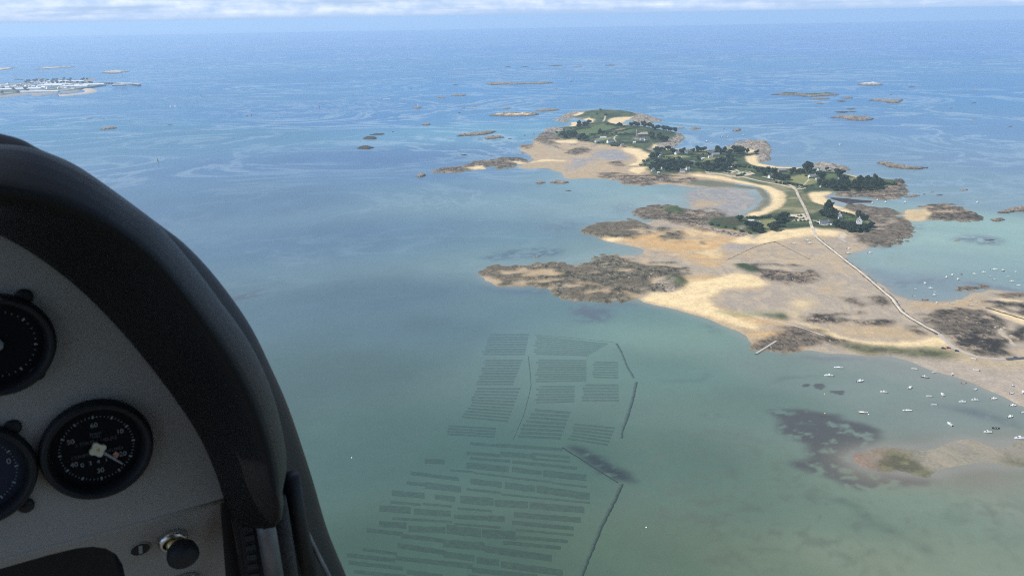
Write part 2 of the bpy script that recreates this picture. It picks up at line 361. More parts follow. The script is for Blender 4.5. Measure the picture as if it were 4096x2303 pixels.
# rock and weed platforms
paint('C', [(260,325),(300,290),(400,255),(640,245),(850,225),(1190,232),(1420,150),(1500,180),(1700,235),(1960,250),(2000,350),(1700,455),(1600,530),(1250,542),(1080,535),(960,510),(850,462),(700,412),(500,430),(310,388)], t_tan, .45, 6, 1, wet=.3)
paint('A', [(1440,1035),(1560,980),(1760,950),(1940,990),(2000,1055),(1880,1075),(1640,1090),(1460,1055)], t_tan, .45, 6, 1, wet=.3)
paint('B', [(1780,650),(1950,632),(2150,675),(2240,735),(2100,758),(1850,752)], t_tan, .45, 5, 1, wet=.3)
for s, p, tx, h in [
  ('A', [(1400,1035),(1470,1005),(1560,970),(1640,945),(1760,942),(1830,945),(1900,960),(1950,985),(2010,1060),(1960,1065),(1880,1080),(1800,1120),(1740,1095),(1640,1100),(1560,1085),(1440,1060)], t_olive, 2.6),
  ('A', [(1860,880),(1920,845),(2050,830),(2180,835),(2240,870),(2350,880),(2500,865),(2550,880),(2576,900),(2576,930),(2460,950),(2420,980),(2420,1010),(2500,1035),(2450,1045),(2340,1040),(2290,1000),(2200,980),(2100,960),(1990,960),(1900,930)], t_rock, 3.0),
  ('A', [(2060,1010),(2130,1005),(2200,1030),(2270,1080),(2290,1110),(2200,1125),(2100,1115),(2030,1095),(2050,1050)], t_olive, 2.2),
  ('A', [(2340,1110),(2420,1105),(2460,1125),(2400,1130)], t_weed, 1.4),
  ('C', [(225,325),(265,285),(370,240),(500,240),(640,235),(760,230),(850,215),(1040,225),(1190,222),(1215,180),(1260,150),(1420,140),(1500,170),(1560,210),(1680,240),(1720,225),(1850,222),(1960,240),(2050,280),(2065,330),(2000,350),(2060,400),(2060,430),(1990,465),(1900,470),(1780,440),(1700,460),(1640,490),(1600,540),(1500,550),(1250,552),(1080,545),(960,520),(850,470),(810,425),(700,420),(600,432),(500,438),(390,430),(290,390)], t_olive, 1.8),
  ('D', [(250,345),(280,300),(170,230),(240,225),(340,225),(480,250),(620,245),(730,260),(790,290),(800,340),(760,390),(680,410),(550,420),(430,415),(340,400)], t_rock, 1.9),
  ('D', [(640,690),(780,670),(1000,660),(1200,645),(1400,640),(1450,680),(1500,720),(1420,730),(1300,740),(1200,740),(1060,745),(950,730),(850,760),(720,730)], t_weed, 1.2),
  ('D', [(1490,700),(1560,720),(1650,760),(1780,830),(1700,810),(1600,770),(1500,740)], t_weed, 1.1),
  ('D', [(1020,520),(1130,505),(1300,505),(1400,520),(1440,560),(1400,590),(1250,600),(1120,595),(1060,570)], t_flatrock, .9),
  ('D', [(1090,545),(1250,520),(1400,515),(1430,545),(1280,545),(1150,570)], t_weed, 1.2),
  ('D', [(1640,670),(1750,640),(1850,610),(1960,620),(2150,620),(2280,640),(2390,700),(2390,770),(2290,790),(2350,830),(2430,880),(2450,960),(2520,1000),(2400,1030),(2250,1030),(2100,990),(2000,940),(1910,880),(1850,830),(1750,780),(1680,720)], t_flatrock, 1.5),
  ('D', [(1910,870),(2050,820),(2200,800),(2330,830),(2430,900),(2500,990),(2400,1025),(2250,1025),(2100,985),(2000,930)], t_weed, 1.9),
  ('D', [(1800,615),(1960,630),(2000,690),(1900,690),(1750,650)], t_weed, 1.8), ('D', [(2140,690),(2300,660),(2390,720),(2380,770),(2260,790),(2150,740)], t_weed, 1.8),
  ('D', [(2210,550),(2300,530),(2450,540),(2576,560),(2800,560),(2800,740),(2576,690),(2450,640),(2280,590)], t_weed, 1.5),
  ('D', [(2300,490),(2400,470),(2500,455),(2800,460),(2800,530),(2500,520),(2380,510)], t_flatrock, 1.3),
  ('D', [(1900,420),(1960,402),(2080,400),(2200,420),(2300,440),(2200,470),(2080,495),(2000,460)], t_rock, 1.1),
  ('D', [(2380,820),(2420,780),(2500,750),(2800,750),(2800,900),(2500,880),(2440,870)], t_weed, 1.9),
  ('D', [(230,890),(330,875),(450,870),(560,760),(700,780),(860,850),(1000,890),(1100,910),(900,920),(740,940),(900,970),(740,985),(560,980),(430,990),(330,990),(270,970)], t_flatrock, .7),
  ('D', [(850,850),(960,860),(1080,900),(1000,915),(900,900)], t_weed, 1.2), ('D', [(730,935),(830,930),(820,955),(760,955)], t_weed, 1.0),
  ('D', [(540,760),(640,760),(720,830),(720,880),(640,880),(580,820)], t_rock, 1.0),
  ('B', [(1100,650),(1200,630),(1350,640),(1500,660),(1600,680),(1640,690),(1660,750),(1700,800),(1690,850),(1650,890),(1560,930),(1400,965),(1300,950),(1200,910),(1180,880),(1250,860),(1380,850),(1390,770),(1300,730),(1200,690)], t_flatrock, 1.8),
  ('B', [(1530,720),(1600,680),(1650,690),(1600,730)], t_weed, 1.8), ('B', [(1560,900),(1660,790),(1700,810),(1650,890),(1560,930)], t_rock, 1.6),
  ('B', [(1360,945),(1500,920),(1600,890),(1560,930),(1420,965)], t_weed, 1.6),
  ('B', [(1760,650),(1850,630),(1950,625),(2050,640),(2150,670),(2230,710),(2260,735),(2230,760),(2100,765),(2000,755),(1850,760),(1780,750),(1770,710)], t_rock, 2.2),
  ('B', [(1770,660),(1850,632),(1920,650),(1910,690),(1830,710),(1780,690)], t_weed, 2.2), ('B', [(2100,665),(2160,675),(2230,715),(2180,730),(2120,690)], t_weed, 2.0), ('B', [(1850,745),(1980,725),(2010,755),(1900,760)], t_weed, 2.0),
  ('B', [(1040,540),(1200,535),(1400,530),(1460,500),(1480,440),(1560,440),(1640,500),(1640,545),(1600,580),(1480,590),(1380,590),(1300,575),(1150,570),(1050,560)], t_rock, 3.0),
  ('B', [(190,190),(280,160),(430,115),(480,120),(555,160),(550,200),(575,225),(540,250),(560,275),(480,300),(430,290),(420,220),(340,205)], t_slab, 6.0),
  ('B', [(900,315),(950,298),(1050,310),(1140,325),(1230,350),(1240,365),(1180,360),(1080,370),(1010,360),(950,345)], t_slab, 4.0),
  ('A', [(1090,265),(1150,250),(1230,255),(1240,295),(1300,310),(1230,330),(1250,360),(1150,360),(1070,330),(1060,310),(1110,290)], t_rock, 3.0),
  ('A', [(1140,235),(1200,220),(1270,215),(1310,240),(1290,255),(1200,250)], t_slab, 3.0),
  ('A', [(1190,155),(1260,150),(1290,115),(1400,92),(1470,95),(1480,108),(1400,115),(1370,140),(1330,180),(1250,170)], t_slab, 4.0),
  ('A', [(1790,155),(1870,120),(1950,115),(2000,145),(2110,165),(2060,172),(1980,180),(2030,215),(1950,205),(1860,180)], t_slab, 5.0),
  ('A', [(2190,265),(2250,285),(2210,330),(2180,380),(2080,370),(1990,360),(2100,330),(2150,300)], t_slab, 3.5),
  ('A', [(1310,400),(1420,375),(1500,395),(1480,430),(1380,440),(1300,425)], t_rock, 1.5), ('A', [(1650,490),(1760,485),(1780,520),(1680,525)], t_rock, 1.8),
  ('A', [(1560,580),(1700,575),(1800,590),(1960,590),(2150,600),(2340,620),(2330,650),(2200,665),(2080,655),(1900,675),(1750,660),(1740,640),(1600,620)], t_rock, 1.7),
  ('A', [(1800,530),(1900,530),(1960,560),(1870,560)], t_rock, 2.0), ('A', [(1270,350),(1400,345),(1560,355),(1560,375),(1400,370)], t_slab, 2.0),
  ('A', [(935,380),(980,350),(1050,350),(1040,380),(980,395)], t_rock, 2.0), ('A', [(925,425),(960,413),(1000,420),(990,438)], t_rock, 1.6),
  ('A', [(240,560),(340,535),(520,520),(600,485),(720,475),(820,455),(950,460),(1030,490),(960,500),(900,525),(780,550),(600,550),(520,570),(420,580),(300,580)], t_rock, 3.2)]:
    paint(s, p, tx, h, 8, 1, rock=.8 if tx is t_flatrock else 1.0, rag=1.5, hole=.63 if tx is t_olive else .60 if tx is t_weed else .67)
for s, p in [('C', [(235,325),(270,290),(370,245),(600,250),(640,300),(590,330),(680,380),(640,420),(500,435),(390,428),(290,385)]), ('C', [(860,235),(1040,230),(1230,235),(1240,270),(1180,310),(1040,310),(950,270)]), ('C', [(960,480),(1080,440),(1200,430),(1350,470),(1400,540),(1250,545),(1080,535)]), ('C', [(1700,240),(1850,228),(1960,250),(1880,280),(1730,300)]), ('C', [(1330,390),(1500,360),(1700,350),(1720,420),(1550,430),(1400,430)]),
             ('A', [(1430,1040),(1560,975),(1760,950),(1900,975),(1900,1060),(1760,1080),(1560,1075)]), ('A', [(1900,890),(2050,850),(2080,900),(2150,950),(2000,950)])]:
    paint(s, p, lambda q: lerp(c3(.120, .098, .066), c3(.165, .132, .092), n_mid[q]) * (.8 + .4 * n_fine[q])[..., None], None, 6, 1, rock=.5, op=.9, rag=1.2, hole=.60)
paint('C', [(600,328),(700,300),(790,268),(850,290),(960,305),(1000,318),(800,332),(640,338)], t_tan, None, 4, 1)
paint('C', [(1000,385),(1150,380),(1300,420),(1420,460),(1560,470),(1600,500),(1450,470),(1280,430),(1120,400)], t_tan, None, 5, 1, op=.7)
for s, p in [('A', [(1150,360),(1250,365),(1300,400),(1200,380)]), ('C', [(1650,470),(1900,440),(2000,470),(1800,500)]), ('K', [(0,560),(200,640),(420,700),(600,720),(800,780),(1100,800),(1300,800),(1250,760),(900,720),(500,640),(200,560)])]:
    paint(s, p, t_slab, 1.5, 7, 1, rock=1.0)
# beaches
for s, p in [
  ('B', [(-30,388),(150,410),(300,440),(480,475),(580,500),(650,530),(695,570),(695,600),(655,650),(560,700),(450,730),(360,740),(330,735),(420,700),(500,680),(550,640),(580,590),(570,550),(520,510),(430,480),(300,460),(150,430),(-30,405)]),
  ('B', [(430,920),(500,870),(640,830),(810,820),(890,822),(1040,840),(1140,850),(1100,885),(930,880),(800,890),(700,905),(600,925),(520,935),(470,940),(350,945),(270,930),(290,900),(400,870)]),
  ('B', [(860,550),(900,535),(1030,530),(1045,545),(1000,570),(1020,600),(1080,630),(1170,665),(1100,670),(1000,645),(900,615),(860,585)]),
  ('B', [(1150,668),(1240,700),(1300,730),(1240,725),(1100,680)]), ('B', [(1310,740),(1350,755),(1330,765)]),
  ('C', [(1640,520),(1700,478),(1880,480),(2010,445),(2070,400),(2050,370),(2150,375),(2330,350),(2470,310),(2600,320),(2700,380),(2730,420),(2576,430),(2450,440),(2330,460),(2260,490),(2240,540),(2260,590),(2320,620),(2450,690),(2576,740),(2650,790),(2560,770),(2400,740),(2200,680),(2000,620),(1800,580),(1700,555)]),
  ('D', [(570,715),(640,730),(760,755),(860,790),(960,830),(1080,870),(1230,900),(1400,910),(1550,905),(1650,890),(1750,855),(1780,840),(1840,850),(1900,900),(1930,940),(1850,960),(1750,950),(1600,955),(1430,955),(1250,935),(1080,905),(950,870),(850,820),(740,770),(640,745),(580,730)]),
  ('A', [(1640,170),(1680,150),(1800,142),(1870,145),(1780,165),(1760,190),(1830,205),(1760,205),(1660,190)]), ('A', [(1440,155),(1500,150),(1555,165),(1540,178),(1460,160)]), ('A', [(1350,128),(1440,105),(1475,110),(1440,125)]),
  ('A', [(1230,325),(1400,322),(1410,345),(1380,350),(1240,340)]), ('A', [(1750,385),(1900,395),(1975,440),(1960,480),(1900,520),(1830,525),(1880,480),(1860,440),(1790,410)]), ('A', [(1820,540),(1940,535),(1960,560),(1900,585),(1830,570)]),
  ('A', [(1980,370),(2010,358),(2060,375),(2000,385)]), ('A', [(2290,590),(2450,600),(2600,627),(2600,640),(2450,620),(2330,605)]), ('A', [(2070,385),(2250,390),(2350,395),(2350,402),(2100,400)]),
  ('B', [(340,255),(420,245),(470,300),(600,330),(820,340),(810,350),(650,345),(440,330),(380,300)]), ('B', [(1140,385),(1210,400),(1290,415),(1280,432),(1210,410),(1150,395)]), ('B', [(30,200),(110,203),(100,215),(30,212)]),
  ('J', [(1380,215),(1500,210),(1550,225),(1480,250),(1380,240)]), ('J', [(2150,220),(2400,230),(2500,280),(2300,270)]), ('J', [(2120,350),(2400,340),(2480,380),(2380,420),(2250,400)]),
  ('B', [(1640,670),(1780,665),(1820,700),(1800,765),(1700,765),(1620,740)]), ('D', [(2320,520),(2450,525),(2576,545),(2560,555),(2400,545)]), ('D', [(2260,600),(2450,650),(2800,760),(2800,800),(2500,720),(2300,640)]),
  ('A', [(520,545),(640,525),(700,545),(600,552)]), ('A', [(850,490),(950,495),(1030,500),(1120,475),(1480,482),(1100,490),(950,515)]), ('A', [(1350,180),(1440,165),(1440,200),(1360,215)]), ('A', [(1620,1100),(1740,1095),(1800,1110),(1650,1130)])]:
    paint(s, p, t_sand, 1.7, 4, 1, hsoft=4)
paint('D', [(540,700),(580,640),(600,560),(660,540),(800,540),(760,600),(640,650),(600,720)], lambda s: t_sand(s) * .85, 1.0, 8, 3)
paint('B', [(640,525),(680,560),(670,600),(620,650),(560,690),(600,640),(640,600),(640,570)], lambda s: t_sand(s) * .82, None, 2, 1)   # drift line
paint('B', [(1630,665),(1785,660),(1830,700),(1810,770),(1700,770),(1610,740)], t_tan, None, 6, 2, op=.7)
# the near shore, right
paint('E', [(1450,110),(1600,125),(1750,150),(1850,200),(1990,240),(2100,280),(2200,330),(2320,380),(2425,420),(2600,470),(2600,140),(2200,140),(2030,120),(1900,70),(1800,90)], lambda s: lerp(c3(.36,.30,.235), c3(.42,.34,.26), n_mid[s]) * (.9 + .2 * n_fine[s])[..., None], .45, 5, 3, wet=.35)
paint('D', [(1760,900),(1900,940),(2060,1000),(2200,1040),(2400,1055),(2800,1050),(2800,1110),(2300,1110),(2000,1070),(1800,990)], lambda s: lerp(c3(.46,.36,.22), c3(.40,.31,.19), n_mid[s]), 1.2, 6, 3)
paint('D', [(980,920),(1100,920),(1300,945),(1600,960),(1850,965),(1950,990),(2000,1040),(1900,1060),(1700,1040),(1500,1020),(1300,1010),(1150,970),(1000,940)], t_algae, 1.0, 7, 2)
paint('D', [(1700,945),(1850,960),(1900,985),(1750,975)], lambda s: lerp(c3(.26,.26,.10), c3(.22,.21,.09), n_mid[s]), 1.1, 5, 2)
paint('D', [(0,640),(540,632),(500,660),(300,668),(200,680),(0,665),(-100,650)], lambda s: lerp(c3(.36,.34,.19), c3(.26,.26,.13), n_mid[s]), 1.4, 5, 2)
paint('D', [(250,665),(440,655),(540,650),(530,725),(440,705)], t_greenmud, 1.6, 4, 1)
paint('D', [(440,690),(520,665),(530,720),(470,715)], t_green, 3, 3, 1)
paint('D', [(780,790),(850,795),(860,830),(800,820)], t_algae, 1.4, 4, 1)
# green ground
for s, p, tx, h in [
  ('A', [(1480,97),(1600,93),(1720,97),(1860,112),(1880,135),(1800,142),(1680,148),(1640,165),(1660,190),(1720,203),(1900,208),(1960,222),(2180,262),(2190,285),(2120,330),(2080,350),(1980,355),(1990,375),(1960,400),(2010,410),(1980,430),(1930,405),(1850,385),(1750,375),(1680,370),(1600,360),(1500,345),(1400,320),(1290,320),(1240,295),(1250,260),(1310,245),(1270,217),(1400,217),(1430,202),(1540,187),(1555,165),(1480,150),(1370,140),(1440,125)], t_green, 7.0),
  ('J', [(110,500),(240,330),(340,250),(400,205),(650,215),(1150,235),(1400,245),(1550,215),(1800,205),(2150,205),(2200,295),(2500,300),(2520,340),(2250,350),(2180,400),(2230,450),(2400,560),(2576,580),(2700,620),(2576,700),(2576,823),(2300,800),(2100,800),(1900,740),(1700,690),(1400,680),(1100,690),(900,690),(700,720),(500,730),(350,740),(230,690),(240,600),(50,550)], t_green, 5.0),
  ('B', [(250,330),(340,270),(400,320),(440,335),(640,350),(820,350),(900,345),(960,365),(1060,380),(1140,390),(1210,415),(1280,435),(1400,405),(1460,430),(1560,460),(1550,490),(1460,490),(1460,530),(1300,530),(1100,525),(900,530),(860,550),(860,585),(900,620),(1000,645),(1100,690),(1240,720),(1350,760),(1390,790),(1370,850),(1250,862),(1150,840),(1050,830),(890,822),(810,818),(640,830),(500,860),(430,870),(300,850),(150,830),(60,800),(50,770),(130,745),(290,725),(450,735),(560,705),(660,650),(700,600),(695,560),(650,520),(560,490),(400,460),(300,435),(150,400),(0,380),(0,340)], t_green, 4.0)]:
    paint(s, p, tx, h, 4, 1, hsoft=6)
paint('A', [(1480,97),(1600,93),(1720,97),(1860,112),(1800,140),(1680,147),(1560,160),(1480,130)], t_green, 13.0, 4, 2, hsoft=8)
for s, p, tx in [
  ('B', [(0,385),(150,400),(300,435),(560,485),(660,520),(700,560),(700,600),(660,650),(560,705),(720,715),(850,710),(870,650),(820,540),(760,500),(640,480),(500,440),(350,400),(200,385)], t_dune),
  ('B', [(790,520),(860,560),(900,620),(1000,650),(950,700),(880,720),(850,660)], t_dune), ('B', [(130,400),(200,385),(330,395),(450,420),(620,470),(700,490),(560,480),(350,430)], t_dune),
  ('B', [(710,430),(830,400),(950,440),(980,450),(900,480),(850,500),(760,470),(705,460)], t_olivefield), ('B', [(990,400),(1080,395),(1090,420),(1000,445)], t_field), ('B', [(470,770),(600,760),(640,790),(560,830),(500,845),(490,800)], t_olivefield),
  ('B', [(1190,430),(1250,425),(1230,455),(1190,460)], t_olivefield), ('B', [(90,745),(290,728),(310,800),(200,795),(120,770)], t_heath), ('B', [(1130,745),(1230,740),(1240,760),(1130,765)], t_field), ('B', [(1320,765),(1360,765),(1350,790),(1320,780)], t_olivefield),
  ('A', [(1250,270),(1340,265),(1500,235),(1600,205),(1700,235),(1650,255),(1560,275),(1480,300),(1400,290),(1290,300)], t_field), ('A', [(1640,265),(1740,240),(1820,245),(1700,270)], t_brown), ('A', [(1680,280),(1820,250),(1880,255),(1800,285),(1720,295)], t_field),
  ('A', [(1560,320),(1650,308),(1700,310),(1660,330),(1580,340)], t_olivefield), ('A', [(1870,282),(1950,272),(1965,295),(1900,302)], lambda s: t_brown(s) * 1.1),
  ('J', [(520,370),(700,340),(1000,360),(1100,390),(880,410),(850,440),(600,400)], t_olivefield), ('J', [(1280,420),(1500,390),(1700,390),(1780,400),(1700,430),(1500,470),(1280,480)], t_olivefield), ('J', [(980,510),(1150,470),(1280,480),(1400,490),(1200,540),(1050,530)], t_field),
  ('J', [(440,415),(560,420),(560,445),(440,440)], t_olivefield), ('J', [(220,510),(340,475),(330,510),(240,525)], t_olivefield), ('J', [(1170,310),(1400,300),(1420,330),(1250,335)], t_olivefield), ('J', [(1950,460),(2030,470),(2000,560),(1940,560)], t_dune)]:
    paint(s, p, tx, None, 1.5, 1)
# green caps on the rocks
for s, p, h in [('A', [(2080,865),(2180,850),(2240,880),(2260,910),(2150,915),(2090,890)], 6), ('C', [(1840,370),(1930,335),(2000,350),(2045,385),(2020,420),(1950,420),(1860,400)], 8), ('D', [(75,235),(180,225),(290,265),(300,300),(210,305),(130,280)], 5)]:
    paint(s, p, t_green, h, 4, 1, hsoft=3)
paint('C', [(1760,400),(1850,350),(1930,320),(1840,370),(1850,400),(1950,430),(1900,450),(1800,430)], t_slab, 4, 4, 1, rock=1)
paint('C', [(1880,380),(1950,375),(1960,400),(1900,405)], t_slab, None, 3, 1, rock=1)
paint('K', [(950,620),(1010,590),(1090,630),(1030,665),(960,655)], t_slab, 6, 3, 1, rock=1)
paint('K', [(400,420),(880,340),(900,560),(620,620),(500,500)], t_heath, None, 5, 2, op=.7)
paint('L', [(1490,520),(1540,500),(1620,510),(1600,545),(1520,545)], t_slab, None, 2, 1, op=.7)
paint('B', [(1030,575),(1150,575),(1300,595),(1390,600),(1380,620),(1300,625),(1200,630),(1100,605),(1040,590)], t_pool, .35, 3, 1, wet=.0)
# tracks, car parks and slips
def strip(s, pts, half, tex, h=None, wet=0.0):
    P = poly(s, pts); L = []; Rr = []
    for i in range(len(P)):
        d = P[min(i + 1, len(P) - 1)] - P[max(i - 1, 0)]; d = d / np.linalg.norm(d); n = np.array([-d[1], d[0]]) * half
        L.append(P[i] + n); Rr.append(P[i] - n)
    Q = np.array(L + Rr[::-1]); x0, y0 = Q.min(0) - 10; x1, y1 = Q.max(0) + 10
    i0, i1 = np.searchsorted(ys, [y0, y1]); j0, j1 = np.searchsorted(xs, [x0, x1]); sl = (slice(i0, i1), slice(j0, j1))
    if i1 - i0 < 2 or j1 - j0 < 2: return
    m = blur(inside(Q, X[sl], Y[sl]), 0, 0); CO[sl] = lerp(CO[sl], tex(sl), m * .95)
    if h is not None: HG[sl] = HG[sl] * (1 - m) + h * m
for s, p, hw in [('J', [(1940,430),(1930,500),(1925,560),(1960,610)], 3), ('J', [(2030,640),(2100,690),(2250,680),(2330,690),(2400,740)], 2.5), ('J', [(1400,680),(1700,720),(1900,770),(2100,800)], 3), ('I', [(420,480),(500,520),(570,570),(640,570),(740,548)], 2.5),
                 ('I', [(560,580),(620,560),(700,510),(800,400)], 1.5), ('H', [(250,715),(400,760),(520,820),(700,835),(830,825)], 2.2), ('H', [(500,850),(740,875)], 2.0), ('B', [(500,420),(580,440),(640,460),(690,480)], 2), ('L', [(1270,480),(1220,500),(1215,540),(1250,580),(1340,600)], 2.5),
                 ('D', [(2250,610),(2400,660),(2576,710),(2800,790)], 0.1), ('D', [(2310,780),(2400,770),(2370,810),(2420,870),(2500,930)], 2.5), ('L', [(1075,180),(1060,220),(1040,250)], 3)]:
    strip(s, p, hw, t_path)
for s, p in [('B', [(720,725),(830,718),(850,740),(870,770),(760,780),(710,770),(790,760),(720,740)]), ('B', [(180,385),(240,372),(300,378),(260,395)]), ('B', [(290,395),(350,385),(440,400),(380,415),(330,410)]), ('H', [(1090,1180),(1230,1060),(1340,1120),(1250,1250)]), ('H', [(1080,1190),(1220,1070),(1300,1130),(1200,1200)])]:
    paint(s, p, t_path, None, 1, 0)
for s, p in [('K', [(2190,380),(2290,370),(2300,395),(2210,400)]), ('K', [(2050,410),(2130,400),(2130,445),(2340,430),(2330,455),(2050,445)]), ('K', [(2000,480),(2170,475),(2200,510),(2440,490),(2490,600),(1850,620)]), ('J', [(1720,680),(1850,655),(1940,690),(1900,720),(1830,700)]), ('J', [(2010,780),(2130,710),(2250,720),(2150,780)])]:
    paint(s, p, t_green, None, 1, 0)

# relief
rel = (fbm(X, Y, 14, 61, 4) - .42) * 1.7 + (n_fine - .5) * 1.2
HG += ROCK * np.maximum(rel, -.8) * np.clip(HG, 0, 2.0) / 2.0 * 1.3
HG += smooth01(HG, 2.5, 6) * (n_mid - .5) * 2.0
HG += np.where(HG > 0, (n_lay - .5) * .12, 0)
# the causeway and the lane behind it are laid on this ground
def hz(x, y):
    i = int(np.clip(np.searchsorted(ys, y), 1, len(ys) - 1)); j = int(np.clip(np.searchsorted(xs, x), 1, len(xs) - 1))
    return float(HG[i - 1:i + 1, j - 1:j + 1].max())
LAND = HG > -.12

# ------------------------------------------------------------------ ground mesh
M_GROUND = bpy.data.materials.new('island_ground'); M_GROUND.use_nodes = True
t = M_GROUND.node_tree; b = t.nodes['Principled BSDF']
at_ = N(t, 'ShaderNodeAttribute', attribute_name='Col'); geo = N(t, 'ShaderNodeNewGeometry')
nz = NOISE(t, geo.outputs['Position'], .35, 5, .65); nz2 = NOISE(t, geo.outputs['Position'], .06, 4, .6)
v = MATH(t, 'ADD', MATH(t, 'MULTIPLY', nz, 1.1), MATH(t, 'MULTIPLY', nz2, .55))
g = N(t, 'ShaderNodeCombineXYZ')
for i in range(3): t.links.new(MATH(t, 'ADD', v, .175), g.inputs[i])
mul = N(t, 'ShaderNodeVectorMath', operation='MULTIPLY'); t.links.new(at_.outputs['Color'], mul.inputs[0]); t.links.new(g.outputs[0], mul.inputs[1])
rk = N(t, 'ShaderNodeAttribute', attribute_name='Rock')
mpg = N(t, 'ShaderNodeMapping'); mpg.inputs['Scale'].default_value = (1, .55, 1); t.links.new(geo.outputs['Position'], mpg.inputs[0])
wn = NOISE(t, mpg.outputs[0], .17, 8, .72); wn2 = NOISE(t, mpg.outputs[0], .22, 7, .70, .4)
weedf = MATH(t, 'MULTIPLY', RAMP(t, wn, [(.515, (0, 0, 0)), (.555, (1, 1, 1))]), rk.outputs['Fac'])
gapf = MATH(t, 'MULTIPLY', RAMP(t, wn2, [(.60, (0, 0, 0)), (.63, (1, 1, 1))]), MATH(t, 'MULTIPLY', rk.outputs['Fac'], .8))
speck = MATH(t, 'MULTIPLY', RAMP(t, wn, [(.635, (0, 0, 0)), (.66, (1, 1, 1))]), MATH(t, 'MULTIPLY', MATH(t, 'SUBTRACT', at_.outputs['Alpha'], .1, clamp=True), .9))
c_a = MIXC(t, MATH(t, 'MULTIPLY', weedf, .85), mul.outputs[0], (.034, .029, .024))
c_b = MIXC(t, gapf, c_a, (.46, .36, .235)); c_c = MIXC(t, speck, c_b, (.10, .085, .065))
chn = NOISE(t, mpg.outputs[0], .014, 5, .6, 2.2); rip = NOISE(t, mpg.outputs[0], .05, 4, .6, 1.0)
chf = MATH(t, 'MULTIPLY', RAMP(t, chn, [(.40, (0, 0, 0)), (.47, (1, 1, 1)), (.50, (1, 1, 1)), (.56, (0, 0, 0))]), MATH(t, 'MULTIPLY', at_.outputs['Alpha'], .85))
c_d = MIXC(t, chf, c_c, (.265, .232, .20)); ripf = MATH(t, 'MULTIPLY', RAMP(t, rip, [(.48, (0, 0, 0)), (.60, (1, 1, 1))]), MATH(t, 'MULTIPLY', at_.outputs['Alpha'], .5))
c_e = MIXC(t, ripf, c_d, (.47, .37, .25))
t.links.new(c_e, b.inputs['Base Color'])
t.links.new(MATH(t, 'MULTIPLY_ADD', at_.outputs['Alpha'], -.55, .92), b.inputs['Roughness'])
t.links.new(MATH(t, 'MULTIPLY_ADD', at_.outputs['Alpha'], .30, .12), b.inputs['Specular IOR Level'])
bp = N(t, 'ShaderNodeBump'); bp.inputs['Strength'].default_value = .5; bp.inputs['Distance'].default_value = .6
t.links.new(nz, bp.inputs['Height']); t.links.new(bp.outputs[0], b.inputs['Normal'])
P3 = np.stack([X, Y, HG], -1); C4 = np.concatenate([CO, WET[..., None]], -1)
k = LAND
keep = k[:-1, :-1] | k[1:, :-1] | k[:-1, 1:] | k[1:, 1:]
tag(mobj('island_terrain', grid_mesh('island_terrain', P3, keep, C4, ROCK), M_GROUND), 'chain of low green islands, beaches, weedy rock and tidal flats', None, None, 'structure')

# ------------------------------------------------------------------ the sea
def lin(c): return np.array([((x / 255 + .055) / 1.055) ** 2.4 if x > 10 else x / 255 / 12.92 for x in c])
xo = []; s_ = 8.0; x_ = 0.0
while x_ < 41000: x_ += s_; s_ *= 1.17; xo.append(x_)
xo = np.array(xo)
xsea = np.concatenate([xs[0] - xo[::-1], xs, xs[-1] + xo]); xsea = xsea[(xsea > -42000) & (xsea < 42000)]
yn = []; y_ = ys[0]; s_ = 4.0
while y_ > 380: y_ -= s_; yn.append(y_)
while y_ > -39500: s_ *= 1.4; y_ -= s_; yn.append(y_)
yf = []; y_ = ys[-1]; s_ = 12.0
while y_ < 26000: s_ = min(s_ * 1.12, 2500); y_ += s_; yf.append(min(y_, 26000))
ysel = np.array([i for i in range(len(ys)) if ys[i] < 1500 or i % 3 == 0]); ysn = ys[ysel]
ysea = np.concatenate([np.array(yn)[::-1], ysn, np.array(yf)])
XS, YS = np.meshgrid(xsea, ysea)
